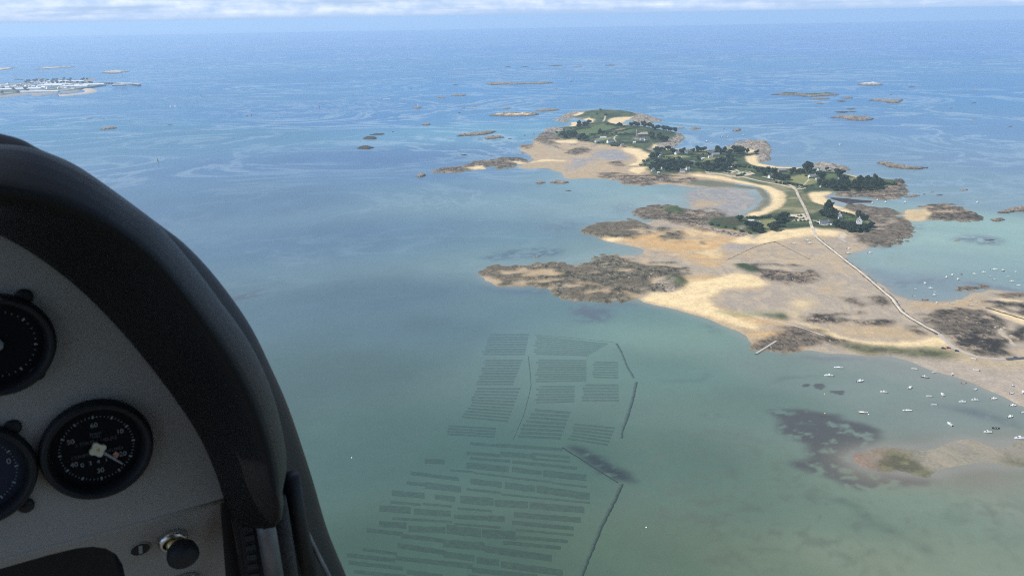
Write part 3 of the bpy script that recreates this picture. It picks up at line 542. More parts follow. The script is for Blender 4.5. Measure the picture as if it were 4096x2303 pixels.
SEA_PTS = [  # sheet position, tint of the water there
 ('F0',1500,2250,(62,96,82)),('F0',1900,2250,(64,98,82)),('F0',2300,2280,(74,104,84)),('F0',2600,2250,(84,112,88)),('F0',3000,2250,(100,120,94)),('F0',3500,2250,(116,130,104)),('F0',3900,2250,(118,132,108)),('F0',4090,2000,(122,134,114)),
 ('F0',1400,1800,(70,106,100)),('F0',1250,1500,(74,106,108)),('F0',1900,1800,(66,106,98)),('F0',2300,1850,(72,110,96)),('F0',2700,1900,(82,114,98)),('F0',3000,2000,(88,116,98)),('F0',3300,2050,(98,122,102)),('F0',3700,2050,(110,130,110)),
 ('F0',2700,1500,(92,132,120)),('F0',3000,1600,(94,124,112)),('F0',3200,1500,(110,134,124)),('F0',3500,1560,(118,134,126)),('F0',3800,1650,(116,130,124)),('F0',3600,1480,(132,140,132)),('F0',4000,1750,(122,134,124)),
 ('F0',2500,1300,(104,146,136)),('F0',2700,1340,(112,148,132)),('F0',2300,1260,(86,126,132)),('F0',2000,1250,(84,122,134)),('F0',1700,1300,(76,110,124)),('F0',1500,1200,(76,110,130)),('F0',2200,1000,(96,138,148)),('F0',2000,950,(88,132,152)),('F0',1700,950,(78,122,150)),('F0',1400,950,(70,112,148)),('F0',1000,800,(70,112,150)),
 ('F0',2400,1010,(116,150,150)),('F0',2500,1030,(136,156,152)),('F0',2200,780,(104,146,162)),('F0',2500,770,(124,162,166)),('F0',2700,800,(140,166,168)),('F0',2350,730,(116,154,166)),('F0',2000,750,(88,130,160)),('F0',1700,700,(76,120,162)),('F0',1400,650,(70,112,160)),('F0',800,550,(80,126,160)),('F0',400,500,(80,126,162)),
 ('F0',3700,950,(142,176,166)),('F0',3900,900,(138,178,168)),('F0',4090,950,(130,172,162)),('F0',3600,1050,(136,166,160)),('F0',3900,1060,(128,160,158)),('F0',3700,1120,(120,142,152)),('F0',4050,1100,(116,148,154)),('F0',3900,800,(112,146,164)),('F0',3700,720,(104,142,168)),('F0',4050,650,(98,132,170)),
 ('F0',3300,580,(96,136,172)),('F0',3600,500,(88,128,172)),('F0',2900,550,(98,138,176)),('F0',2200,500,(92,142,178)),('F0',2050,520,(100,150,178)),('F0',1900,480,(86,134,178)),('F0',1500,480,(76,120,170)),('F0',1000,450,(74,118,168)),('F0',500,440,(80,124,168)),
 ('F0',3000,350,(74,124,176)),('F0',3800,300,(82,128,178)),('F0',2200,350,(70,124,176)),('F0',1500,300,(74,122,174)),('F0',700,300,(80,128,178)),('F0',100,330,(80,126,176)),('F0',2000,200,(74,122,184)),('F0',3500,180,(84,126,190)),('F0',500,200,(86,128,190)),('F0',2000,130,(76,124,196))]
def lg(x, y):
    d = np.sqrt(x * x + y * y) + 1; return np.log(d) * 1.9, np.arctan2(x, y)
pp = np.array([lg(*at(s, a, b_)[:2]) for s, a, b_, c in SEA_PTS]); pc = np.array([lin(c) for *_, c in SEA_PTS])
U_, V_ = lg(XS, np.maximum(YS, 300)); acc = np.zeros(XS.shape + (3,)); wsum = np.zeros(XS.shape)
for (a, b_), c in zip(pp, pc):
    w_ = 1 / (((U_ - a) ** 2 + (V_ - b_) ** 2) + .004) ** 2; acc += w_[..., None] * c; wsum += w_
SC = acc / wsum[..., None]
fs = (.70 + .44 * smooth01(YS, 1400, 3500))[..., None]; SC = np.clip(SC * fs + SC.mean(-1, keepdims=True) * (1 - fs), .01, 1)
SC *= (.84 + .04 * smooth01(YS, 600, 2500))[..., None] * np.array([1.0, 1.0, .94]) * (1.0 + .12 * smooth01(XS - .25 * YS, -50, 150) * smooth01(-YS, -1000, -600))[..., None]
# weed and sand seen through the shallows
nA = fbm(XS, YS, 11, 71, 4); nF = fbm(XS, YS, 6.5, 75, 3); nB = fbm(XS, YS, 60, 81, 4); nC = fbm(XS * .5, YS, 26, 91, 4)
swx = fbm(XS, YS, 40, 95, 4) - .5; swy = fbm(XS, YS, 40, 97, 4) - .5
def tint(s, pts, c, op, warp=10, soft=2, lo=.4, hi=.55):
    P = poly(s, pts); x0, y0 = P.min(0) - 60; x1, y1 = P.max(0) + 60
    i0, i1 = np.searchsorted(ysea, [y0, y1]); j0, j1 = np.searchsorted(xsea, [x0, x1]); sl = (slice(i0, i1), slice(j0, j1))
    if i1 - i0 < 2 or j1 - j0 < 2: return
    m = blur(inside(P, XS[sl] + swx[sl] * warp * 2, YS[sl] + swy[sl] * warp * 3), soft, soft)
    a = m * op * smooth01(nA[sl] * .45 + nC[sl] * .25 + nF[sl] * .30, lo, hi); SC[sl] = SC[sl] * (1 - a[..., None]) + np.array(c) * a[..., None]
PURPLE = (.066, .058, .058); DKG = (.030, .048, .040)
tint('E', [(890,440),(950,425),(1100,440),(1230,470),(1340,480),(1350,520),(1500,540),(1560,580),(1500,640),(1450,700),(1320,700),(1340,740),(1430,820),(1600,830),(1850,860),(1850,890),(1700,910),(1500,930),(1350,890),(1200,820),(1000,760),(1020,730),(1120,720),(1080,620),(930,560),(930,500)], PURPLE, .85, 9, 1, .37, .48)
tint('E', [(1240,700),(1480,630),(1600,635),(2000,600),(2200,590),(2500,560),(2500,900),(1900,900),(1500,900),(1300,810)], (.19, .17, .125), .75, 12, 5, .1, .2)
tint('E', [(1240,700),(1320,690),(1480,830),(1600,870),(1850,890),(1900,840),(1700,820),(1500,780),(1400,680)], (.115, .095, .075), .85, 9, 2, .36, .48)
for p in [[(1160,285),(1210,272),(1235,295),(1210,318),(1170,310)], [(1090,285),(1140,280),(1135,305),(1095,300)], [(1255,325),(1350,325),(1330,350),(1280,345)], [(1200,480),(1240,475),(1240,490),(1205,490)]]: tint('E', p, PURPLE, .8, 4, 0, .3, .45)
tint('E', [(1900,400),(1990,420),(2150,440),(2300,490),(2425,560),(2425,580),(2250,500),(2100,465),(1950,430)], (.09, .11, .11), .8, 6, 2, .3, .5)
tint('F', [(1450,720),(1550,735),(1650,780),(1720,830),(1790,870),(1840,920),(1860,940),(1780,925),(1700,900),(1620,850),(1540,790),(1470,750)], (.030, .040, .042), .95, 7, 1, .34, .44)
for s, p, c, o in [('C', [(1020,620),(1150,590),(1390,620),(1390,680),(1300,730),(1100,720)], (.13,.15,.19), .8), ('C', [(250,180),(420,130),(700,90),(1000,100),(900,150),(600,180),(450,200)], (.10,.15,.21), .8), ('C', [(960,540),(1300,570),(1640,565),(1600,590),(1200,600)], (.15,.17,.21), .7), ('C', [(240,420),(500,450),(800,440),(850,480),(600,480),(350,460)], (.12,.16,.22), .8),
                  ('B', [(1640,920),(1720,850),(1780,800),(1740,780),(1690,800),(1700,850),(1600,930),(1400,975),(1500,980)], (.15,.16,.20), .8), ('B', [(1980,915),(2100,880),(2300,880),(2430,920),(2400,950),(2250,960),(2150,925),(2020,925)], (.15,.16,.21), .75), ('C', [(2150,760),(2250,740),(2320,780),(2240,810)], (.12,.16,.17), .7),
                  ('A', [(1660,850),(1800,830),(1880,840),(1850,870),(1700,880)], (.14,.18,.25), .7), ('A', [(1060,1020),(1200,990),(1390,950),(1400,1020),(1250,1060)], (.15,.18,.23), .6), ('D', [(2050,380),(2300,400),(2576,450),(2576,470),(2200,430)], (.15,.16,.20), .7), ('D', [(1150,390),(1500,370),(1900,370),(2100,350),(1800,400),(1400,420)], (.16,.17,.21), .6),
                  ('F0', [(920,1190),(1000,1170),(1060,1155),(1050,1180),(960,1200)], (.10,.09,.11), .7), ('D', [(330,1000),(700,990),(1200,1020),(1350,1040),(1100,1050),(600,1020)], (.17,.17,.19), .6), ('E', [(490,465),(520,458),(555,465),(550,478),(500,480)], DKG, 1.0)]:
    tint(s, p, tuple(v_ * .72 for v_ in c), o, 8, 2, .36, .52)
rng = random.Random(5)
tint('E', [(0,560),(500,520),(1000,600),(1400,900),(2425,900),(2425,1448),(0,1448)], (.105, .122, .09), .4, 30, 5, .48, .66)
tint('E', [(300,1000),(900,900),(1500,1000),(1700,1448),(300,1448)], (.06, .08, .064), .2, 30, 5, .50, .7)
tint('E', [(2140,1040),(2425,990),(2425,1180),(2250,1160)], (.13, .125, .10), .5, 10, 3, .45, .6)
for p in [[(870,280),(960,240),(1100,232),(1210,228),(1100,238),(970,250)], [(1220,980),(1300,970),(1420,1020),(1430,1090),(1520,1130),(1610,1150),(1700,1200),(1800,1260),(1900,1310),(1870,1330),(1800,1275),(1650,1190),(1500,1145),(1420,1095),(1400,1030)], [(1820,1100),(1900,1085),(2060,1085),(2080,1040),(2090,1085),(2060,1100),(1900,1095)], [(170,265),(300,265),(460,260),(490,215),(500,225),(470,268),(300,275)], [(590,740),(640,770),(680,850),(660,850),(620,790)], [(1880,1370),(2000,1420),(2120,1430),(2000,1432)]]:
    tint('E', p, (.045, .065, .056), .55, 3, 1, .2, .4)
# paler over the shelving sand round the land
lm = blur(LAND * (1 - ROCK), 5, 5)[ysel]
i0 = np.searchsorted(ysea, ys[0]); j0 = np.searchsorted(xsea, xs[0])
blk = SC[i0:i0 + lm.shape[0], j0:j0 + lm.shape[1]]
blk += (np.array([.27, .26, .225]) - blk) * (smooth01(lm, .02, .5) * .50)[..., None]
SC *= (.90 + .20 * nB)[..., None]
M_SEA = bpy.data.materials.new('sea_water'); M_SEA.use_nodes = True
t = M_SEA.node_tree; b = t.nodes['Principled BSDF']
at_ = N(t, 'ShaderNodeAttribute', attribute_name='Col'); geo = N(t, 'ShaderNodeNewGeometry')
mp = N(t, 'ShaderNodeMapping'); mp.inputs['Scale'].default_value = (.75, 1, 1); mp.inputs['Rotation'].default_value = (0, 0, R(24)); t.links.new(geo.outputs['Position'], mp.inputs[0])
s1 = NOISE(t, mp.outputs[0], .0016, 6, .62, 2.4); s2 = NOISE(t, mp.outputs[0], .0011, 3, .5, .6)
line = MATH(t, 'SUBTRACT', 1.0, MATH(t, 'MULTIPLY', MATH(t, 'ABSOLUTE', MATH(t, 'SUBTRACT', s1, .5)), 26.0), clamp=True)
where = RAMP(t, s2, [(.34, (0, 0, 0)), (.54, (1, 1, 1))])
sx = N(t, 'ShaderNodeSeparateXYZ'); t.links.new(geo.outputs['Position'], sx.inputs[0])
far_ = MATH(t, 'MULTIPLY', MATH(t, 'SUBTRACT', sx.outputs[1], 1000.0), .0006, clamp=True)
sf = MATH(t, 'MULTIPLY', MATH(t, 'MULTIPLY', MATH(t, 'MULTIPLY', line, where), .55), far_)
big = NOISE(t, mp.outputs[0], .0006, 3, .5)
vv = N(t, 'ShaderNodeCombineXYZ')
fine = NOISE(t, geo.outputs['Position'], .11, 3, .6)
vf = MATH(t, 'ADD', MATH(t, 'MULTIPLY_ADD', big, .34, .76), MATH(t, 'MULTIPLY', fine, .14))
for i in range(3): t.links.new(vf, vv.inputs[i])
mul = N(t, 'ShaderNodeVectorMath', operation='MULTIPLY'); t.links.new(at_.outputs['Color'], mul.inputs[0]); t.links.new(vv.outputs[0], mul.inputs[1])
t.links.new(MIXC(t, sf, mul.outputs[0], (.36, .46, .52)), b.inputs['Base Color'])  # pale slick streaks: surface reflection painted into the base colour
b.inputs['Roughness'].default_value = .32; b.inputs['IOR'].default_value = 1.33; b.inputs['Specular IOR Level'].default_value = .36
wv = NOISE(t, geo.outputs['Position'], .35, 3, .6); bp = N(t, 'ShaderNodeBump'); bp.inputs['Strength'].default_value = .35; bp.inputs['Distance'].default_value = .5
t.links.new(wv, bp.inputs['Height']); t.links.new(bp.outputs[0], b.inputs['Normal'])
PS = np.stack([XS, YS, np.zeros_like(XS)], -1)
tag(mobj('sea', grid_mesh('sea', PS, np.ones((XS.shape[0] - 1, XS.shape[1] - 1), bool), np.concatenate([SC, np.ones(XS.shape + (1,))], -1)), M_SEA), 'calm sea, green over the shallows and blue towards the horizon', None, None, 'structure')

# ------------------------------------------------------------------ rocky islets
ISL = 'rocky islets around the islands'; TINY = 'small rocks awash in the open sea'
def islet(s, pts, label, cap=None, group=ISL, seed=0, name='rocky_islet', dark=False, hk=.5):
    P = poly(s, pts); y0 = P[:, 1].min(); P[:, 1] = y0 + (P[:, 1] - y0) * .6
    c = P.mean(0); ext = P.max(0) - P.min(0); d = float(np.hypot(*c)); py = [full(s, a, b_)[1] for a, b_ in pts]
    hmax = max(1.5, hk * (max(py) - min(py)) * d / FPX); hmax = min(hmax, 11)
    st = max(1.5, d / 1500.0); nx = int(np.clip(ext[0] / st, 10, 110)); ny = int(np.clip(ext[1] / (st * 1.6), 10, 70))
    gx = np.linspace(P[:, 0].min() - ext[0] * .08, P[:, 0].max() + ext[0] * .08, nx); gy = np.linspace(P[:, 1].min() - ext[1] * .08, P[:, 1].max() + ext[1] * .08, ny)
    x, y = np.meshgrid(gx, gy); wa = max(3.0, min(ext) * .18)
    m = inside(P, x + (fbm(x, y, wa * 2.2, 3 + seed) - .5) * wa, y + (fbm(x, y, wa * 2.2, 9 + seed) - .5) * wa * 1.4).astype(float)
    bl = blur(m, max(1, nx // 14), max(1, ny // 10)); rg = fbm(x, y, max(6, ext[0] * .12), 31 + seed, 4); rf = fbm(x, y, max(3, ext[0] * .04), 33 + seed, 3)
    h = np.where(m > 0, .25 + hmax * np.clip(bl, 0, 1) ** 1.3 * (.25 + 1.2 * np.abs(rg - .3) + .5 * (rf - .4)), -.8)
    e = smooth01(h / hmax, .12, .38)
    cc = lerp(c3(.05, .042, .035) + 0 * x[..., None], lerp(c3(.20, .155, .12), c3(.33, .265, .20), rf), e if not dark else e * .12)
    if cap == 'green': cc = lerp(cc, c3(.06, .085, .035), smooth01(h / hmax, .45, .6))
    if cap == 'white': cc = lerp(cc, c3(.62, .58, .54), smooth01(h / hmax, .38, .6))
    if cap == 'sand': cc = lerp(cc, SAND, smooth01(bl, .75, .95) * smooth01(fbm(x, y, ext[0] * .25, 77 + seed), .42, .5))
    kp = (m[:-1, :-1] + m[1:, :-1] + m[:-1, 1:] + m[1:, 1:]) > 0
    pts3 = np.stack([x - c[0], y - c[1], h], -1)
    me = grid_mesh(name, pts3, kp, np.concatenate([cc, np.zeros(x.shape + (1,))], -1), np.full(x.shape, .8) * (1 - smooth01(h / hmax, .5, .8)))
    o = mobj(name, me, M_GROUND, None, (c[0], c[1], 0)); tag(o, label, 'islet', group); return o
I_ = [
 ('T2', [(1185,612),(1240,600),(1310,597),(1400,605),(1480,600),(1530,608),(1600,597),(1660,597),(1680,612),(1600,617),(1450,620),(1300,622),(1230,628)], 'long low brown islet lying alone north of the island chain', None),
 ('T2', [(820,715),(850,709),(885,712),(880,720),(830,722)], 'flat brown rock just west of the twin-peaked rock', None),
 ('T2', [(935,703),(960,690),(985,700),(1005,697),(1015,684),(1045,700),(1020,706),(960,708)], 'twin-peaked rock joined by a low reef in open water', None),
 ('T2', [(650,792),(680,775),(710,792),(690,800),(660,800)], 'small cone-shaped rock carrying a white beacon', None),
 ('T2', [(710,915),(750,903),(775,900),(778,912),(750,925)], 'small brown rock south of the white beacon rock', None),
 ('T2', [(280,1022),(310,1000),(380,1000),(390,1015),(350,1027)], 'middle one of three dark reefs west of the islands', None, True),
 ('T2', [(325,992),(370,980),(430,975),(448,985),(400,996)], 'farthest of three dark reefs west of the islands', None, True),
 ('T2', [(235,1085),(290,1070),(330,1065),(380,1078),(340,1090),(320,1102),(290,1095)], 'nearest of three dark reefs west of the islands', None, True),
 ('T2', [(975,1005),(1000,985),(1060,975),(1100,965),(1160,970),(1210,955),(1250,945),(1275,950),(1240,965),(1190,985),(1120,998),(1050,1003)], 'long brown ridge islet with a pale rock on its crest', None),
 ('T2', [(1170,1015),(1200,995),(1280,990),(1325,1005),(1270,1018),(1190,1027)], 'brown rock just south of the pale-crested ridge islet', None),
 ('T2', [(1215,848),(1260,830),(1330,823),(1420,830),(1480,820),(1560,825),(1575,838),(1500,852),(1420,858),(1320,856)], 'low islet with a pale sand beach in its middle', 'sand'),
 ('T2', [(1540,808),(1600,797),(1680,795),(1720,802),(1690,815),(1600,823)], 'brown islet touching the sandy islet at its north end', None),
 ('T2', [(1310,797),(1340,788),(1375,795),(1330,803)], 'little brown rock behind the sandy islet', None),
 ('T2', [(2060,812),(2100,805),(2145,810),(2100,816)], 'pinkish rock behind the northern green hill', None),
 ('T2', [(1635,485),(1690,478),(1745,482),(1700,490)], 'darkest long reef of the far northern row', None, True),
 ('T3', [(690,690),(740,668),(780,662),(830,675),(880,672),(920,685),(980,680),(1060,672),(1130,680),(1180,690),(1150,702),(1060,710),(960,712),(880,700),(780,697)], 'long islet with a green top and pale sand patch', 'green'),
 ('T3', [(985,730),(1020,717),(1080,712),(1140,725),(1080,732)], 'low rock in front of the green-topped long islet', None),
 ('T3', [(1035,760),(1065,752),(1095,762),(1060,768)], 'small rock with a white speck below the green-topped islet', None),
 ('T3', [(1185,742),(1220,738),(1258,745),(1230,752)], 'low reef in front of the pointed rock', None, True),
 ('T3', [(1220,720),(1260,702),(1310,722),(1260,727)], 'pointed brown rock between two long islets', None),
 ('T3', [(1380,730),(1420,718),(1500,724),(1580,730),(1605,716),(1640,735),(1635,760),(1570,760),(1550,745),(1480,737)], 'dark jagged reef ending in a pale knob', None),
 ('T3', [(1305,612),(1380,605),(1410,595),(1450,605),(1530,627),(1450,632),(1370,628)], 'white-topped rocky islet, farthest of the eastern group', 'white'),
 ('T3', [(1255,800),(1300,798),(1345,805),(1290,808)], 'thin dark reef strip above the eastern flat islet', None, True),
 ('T3', [(1160,822),(1220,815),(1275,822),(1240,833)], 'dark rock just behind the eastern flat islet', None, True),
 ('T3', [(1105,850),(1180,838),(1260,840),(1330,852),(1400,860),(1455,868),(1440,885),(1360,890),(1280,880),(1235,865),(1160,857)], 'broad flat brown islet, nearest of the eastern group', None),
 ('T3', [(420,960),(460,938),(485,955),(460,968)], 'pointed rock beyond the small boat anchorage', None),
 ('T3', [(420,1038),(460,1033),(505,1037),(460,1042)], 'thin reef beside the middle island point', None),
 ('T3', [(105,945),(140,930),(190,945),(150,955)], 'humped rock off the northern island wood', None),
 ('T3', [(-30,945),(20,932),(90,942),(40,948)], 'low rock between the humped rock and the wooded shore', None),
 ('B', [(1315,272),(1345,260),(1420,275),(1500,295),(1600,320),(1700,330),(1790,330),(1808,342),(1740,355),(1640,350),(1560,335),(1480,325),(1400,290)], 'long slanting brown islet with one white rock, east of the houses', None),
 ('B', [(1500,425),(1560,420),(1610,440),(1620,460),(1580,465),(1540,445)], 'dark reef beside the eastern wooded point', None, True),
 ('B', [(1610,560),(1670,545),(1740,548),(1700,565),(1640,575)], 'low weedy reef at the mouth of the cove', None),
 ('B', [(2345,690),(2400,660),(2450,635),(2520,645),(2620,650),(2620,680),(2500,680),(2440,700),(2380,695)], 'weedy rock at the edge of the eastern bay', None),
 ('B', [(2285,740),(2340,722),(2420,748),(2380,765),(2320,760)], 'small weedy rock off the tip of the eastern sand spit', None),
 ('B', [(2055,512),(2100,500),(2125,515),(2090,522)], 'small brown rock standing alone in the eastern bay', None),
 ('A', [(130,605),(160,578),(200,570),(205,595),(170,612)], 'round brown rock off the tip of the western rock spit', None),
 ('A', [(475,433),(510,427),(535,433),(500,442)], 'small dark rock north of the western rock spit', None, True),
 ('A', [(1070,650),(1120,635),(1160,645),(1110,668)], 'small rock at the west end of the bay bar', None),
 ('A', [(1180,645),(1240,625),(1300,635),(1340,650),(1290,665),(1220,660)], 'low brown rock bar in the mouth of the bay', None),
 ('A', [(1300,718),(1340,712),(1360,718),(1330,723)], 'tiny dark rock alone in the turquoise bay', None, True),
 ('T1', [(745,950),(800,935),(880,928),(890,938),(830,948),(760,957)], 'brown reef in the water behind the aircraft hood', None),
 ('T1', [(780,535),(870,515),(930,505),(970,495),(1000,508),(1040,517),(960,527),(880,540),(820,546)], 'islet with pale fort-like rocks beyond the harbour', 'white'),
 ('T1', [(-30,500),(150,490),(240,485),(200,495),(0,520),(-30,522)], 'brown and pale sandbank at the far edge beyond the harbour', 'sand'),
 ('T1', [(250,515),(400,492),(560,485),(650,480),(600,490),(450,500),(330,510)], 'thin long sandbank beyond the harbour town', 'sand'),
 ('C', [(720,162),(740,150),(780,150),(770,165),(740,168)], 'tiny brown rock off the near weedy rock platform', None),
]
for i, r_ in enumerate(I_): islet(r_[0], r_[1], r_[2], r_[3], seed=i, dark=len(r_) > 4)
for i, (s, x, y, wd) in enumerate([('T2',1470,491,50),('T2',1860,489,70),('T2',2095,481,90),('T2',1345,492,50),('T2',1695,654,36),('T2',1811,599,20),('T2',962,624,34),('T2',1018,793,34),('T2',990,831,22),('T2',637,651,16),('T2',1090,785,50),('T2',1360,1022,30),('T2',500,970,14),('T2',1535,988,24),
     ('T3',1310,821,66),('T3',1737,641,60),('T3',2208,668,44),('T3',2198,758,34),('T3',2033,797,22),('T3',2204,877,36),('T3',2472,931,30),('T3',1592,696,14),('T3',1405,842,28),('T3',365,950,14),('T1',670,871,56),('T1',762,871,24),('T1',1255,920,38),('T1',1822,853,20),('B',1840,532,40),('B',1905,555,60),('B',1780,548,20),('B',2040,914,60),('B',2300,912,90),('A',1060,272,24),('A',715,437,30),('A',990,280,20),('T1',155,585,70),('T1',320,577,80)]):
    islet(s, [(x - wd / 2, y + 1), (x - wd / 4, y - 4), (x + wd / 6, y - 5), (x + wd / 2, y), (x + wd / 4, y + 4), (x - wd / 4, y + 4)], 'small dark rock awash ' + ('in the far northern reef row' if i < 4 else 'west and north of the northern island' if i < 14 else 'among the eastern islets' if i < 24 else 'between the harbour and the aircraft hood' if i < 28 else 'in the eastern bay' if i < 33 else 'beside the western flats' if i < 36 else 'behind the harbour town'), None, TINY, seed=100 + i, name='small_rock', dark=i % 3 != 1, hk=.45)

# ------------------------------------------------------------------ causeway, jetty, weirs
def ribbon(name, pts, half, mat_, z=None, over=.25, skirt=0.0, label=None, cat=None, kind=None, group=None, step=12.0, jit=0.0, thick=None):
    P = [Vector((p[0], p[1])) for p in pts]; Q = [P[0]]
    for a, b_ in zip(P, P[1:]):
        n = max(1, int((b_ - a).length / step)); Q += [a + (b_ - a) * (i / n) for i in range(1, n + 1)]
    c = Q[len(Q) // 2]; rows = []; rn = random.Random(len(Q))
    zs = [(hz(q.x, q.y) + over) if z is None else max(z, hz(q.x, q.y) + (.45 if 'road' in name else .1)) if 'cause' in name else z for q in Q]
    for _ in range(3): zs = [(zs[max(i - 1, 0)] + zs[i] * 2 + zs[min(i + 1, len(zs) - 1)]) / 4 for i in range(len(zs))]
    for i, q in enumerate(Q):
        d = (Q[min(i + 1, len(Q) - 1)] - Q[max(i - 1, 0)]).normalized(); n = Vector((-d.y, d.x)); h1 = half * (1 + jit * (rn.random() - .5)); h2 = half * (1 + jit * (rn.random() - .5)); zz = zs[i] + (jit * .5 * (rn.random() - .5) if z is None else jit * .04 * rn.random())
        l = q + n * h1 - c; r_ = q - n * h2 - c; sk = skirt
        rows.append([(l.x + n.x * sk, l.y + n.y * sk, (-.6 if thick is None else zz - thick)), (l.x, l.y, zz), (r_.x, r_.y, zz), (r_.x - n.x * sk, r_.y - n.y * sk, (-.6 if thick is None else zz - thick))])
    o = MB().loft(rows).build(name, mat_, None, jit > 0, (c.x, c.y, 0))
    o.color = sea_col(c.x, c.y) if mat_.name.startswith('weedy_rack') else (1, 1, 1, 1)
    return tag(o, label, cat, group, kind)
cw = [at('D', *p)[:2] for p in [(795,0),(870,60),(960,130),(1060,210),(1160,285),(1250,360),(1330,430),(1400,490),(1450,530),(1490,590),(1530,640),(1600,690),(1700,750),(1850,835)]]
ribbon('causeway_bank', cw, 3.4, M_RUBBLE, z=.5, skirt=2.2, label='weedy rubble bank under the causeway road', kind='structure', jit=.5, step=5)
ribbon('causeway_road', cw, 2.1, M_ROAD, z=1.15, over=.5, skirt=.3, jit=.25, step=6, label='pale causeway road running across the flats to the islands', kind='structure')
ribbon('island_road', [at('B', *p)[:2] for p in [(932,892),(920,870),(890,810),(860,730),(840,680),(810,620),(785,570),(770,530),(740,510),(640,485),(500,460),(350,425),(200,405),(60,390)]], 2.6, M_ROAD, over=.35, skirt=.2, kind='structure', label='pale island lane from the causeway past the curved beach')
ribbon('shore_road', [at('D', *p)[:2] for p in [(1850,835),(1900,890),(1970,950),(2060,990),(2180,1030),(2300,1045),(2420,1050)]], 2.1, M_CONCRETE, over=.4, skirt=.3, kind='structure', label='grey shore road curving round the end of the causeway')
ribbon('tarmac_road', [at('D', *p)[:2] for p in [(2420,1050),(2500,1046),(2700,1030)]], 2.8, M_TAR, over=.42, skirt=.3, kind='structure', label='dark tarmac road leaving along the shore')
ribbon('stone_jetty', [at('D', *p)[:2] for p in [(272,1002),(335,963),(448,893)]], 1.3, M_CONCRETE, z=1.1, skirt=.15, label='narrow stone jetty slanting from the shore rocks into the water', cat='jetty')
ribbon('slipway', [at('D', *p)[:2] for p in [(960,-20),(1050,45)]], 2.0, M_CONCRETE, z=.9, label='short stone slipway at the foot of the island beach', cat='slipway')
for p, lb, hw in [([(440,40),(520,80),(600,120),(680,160),(740,190)], 'straight dark stone weir crossing the grey mudflat', .45), ([(330,62),(390,50),(440,40)], 'short dark stone weir below the sandy beach', .8), ([(20,195),(80,170),(160,130),(250,90),(330,62)], 'long curved line of stones across the wet sand', .4),
                  ([(180,660),(300,690),(440,720),(560,745),(700,790),(870,850)], 'pale sea wall along the green shore', .7), ([(2250,605),(2400,655),(2576,708),(2800,780)], 'dark weedy wall across the sand by the moored boats', 1.9)]:
    ribbon('stone_weir', [at('D', *q)[:2] for q in p], hw, M_RUBBLE if 'dark' in lb or 'stones' in lb else M_CONCRETE, over=.22, skirt=.5, label=lb, cat='stone wall', jit=.6, step=4, group='stone walls on the flats')

# ------------------------------------------------------------------ trees and shrubs
def crown_mesh(seed, lobes, rx, rz, nleaf, size):
    rn = random.Random(seed); v = []; f = []
    L = []
    for i in range(lobes):
        a = 2.4 * i + rn.random(); rr = rx * (.15 + .55 * rn.random()); L.append((math.cos(a) * rr, math.sin(a) * rr, rz * (.85 + .75 * rn.random()), rx * (.38 + .25 * rn.random())))
    for i in range(nleaf):
        cx, cy_, cz, r_ = L[i % lobes]
        d = Vector((rn.gauss(0, 1), rn.gauss(0, 1), rn.gauss(0, .8) + .25)).normalized(); q = Vector((cx, cy_, cz)) + Vector((d.x, d.y, d.z * .8)) * r_ * (.55 + .5 * rn.random())
        nrm = (d + Vector((rn.gauss(0, .5), rn.gauss(0, .5), rn.gauss(0, .5)))).normalized(); e1 = nrm.orthogonal().normalized(); e2 = nrm.cross(e1); s1 = size * (.6 + .8 * rn.random())
        k = len(v); v += [q + e1 * s1, q + e2 * s1 * .8, q - e1 * s1 * .9, q - e2 * s1 * .7]; f.append((k, k + 1, k + 2, k + 3))
    me = bpy.data.meshes.new('crown'); me.from_pydata([tuple(p) for p in v], [], f); me.update(); return me
def trunk_mesh(seed, h, rx):
    rn = random.Random(seed); mb = MB(); mb.tube([(0, 0, -.6), (.1, .05, h * .5), (.2, 0, h)], [.5, .38, .25], 7)
    for i in range(5):
        a = 1.25 * i + rn.random(); mb.tube([(.1, .03, h * (.45 + .1 * i)), (math.cos(a) * rx * .3, math.sin(a) * rx * .3, h * (.9 + .1 * i)), (math.cos(a) * rx * .55, math.sin(a) * rx * .55, h * 1.25)], [.22, .15, .07], 5)
    return mb.mesh('trunk')
PROTO = []
for i, (lb, rx, rz) in enumerate([(7, 5.2, 4.6), (8, 5.6, 5.2), (6, 4.6, 5.8), (9, 6.0, 4.4), (7, 5.0, 5.0)]):
    c = crown_mesh(i + 1, lb, rx, rz, 520, .95); c.materials.append(M_LEAF); tr = trunk_mesh(i + 1, rz * .9, rx); tr.materials.append(M_BARK); PROTO.append((tr, c))
SHR = []
for i in range(3):
    c = crown_mesh(40 + i, 5, 2.4, 1.1, 130, .6); c.materials.append(M_SHRUB); tr = trunk_mesh(40 + i, 1.0, 1.5); tr.materials.append(M_BARK); SHR.append((tr, c))
PORT = []
for i in range(2):
    c = crown_mesh(60 + i, 7, 5.4, 4.8, 260, 1.3); c.materials.append(M_PORTLEAF); tr = trunk_mesh(60 + i, 4.5, 5); tr.materials.append(M_BARK); PORT.append((tr, c))
tc_n = [0]
def tree(x, y, z, k, label, group, rn, proto=PROTO, name='evergreen_tree', cat='tree'):
    tr, c = proto[rn.randrange(len(proto))]
    e = empty(name, (x, y, z), rn.random() * 6.28); s1 = k * (1.0 + .35 * rn.random()); e.scale = (s1, s1, s1 * (.85 + .35 * rn.random()))
    mobj('trunk', tr, None, e); mobj('crown', c, None, e); tag(e, label, cat, group); tc_n[0] += 1
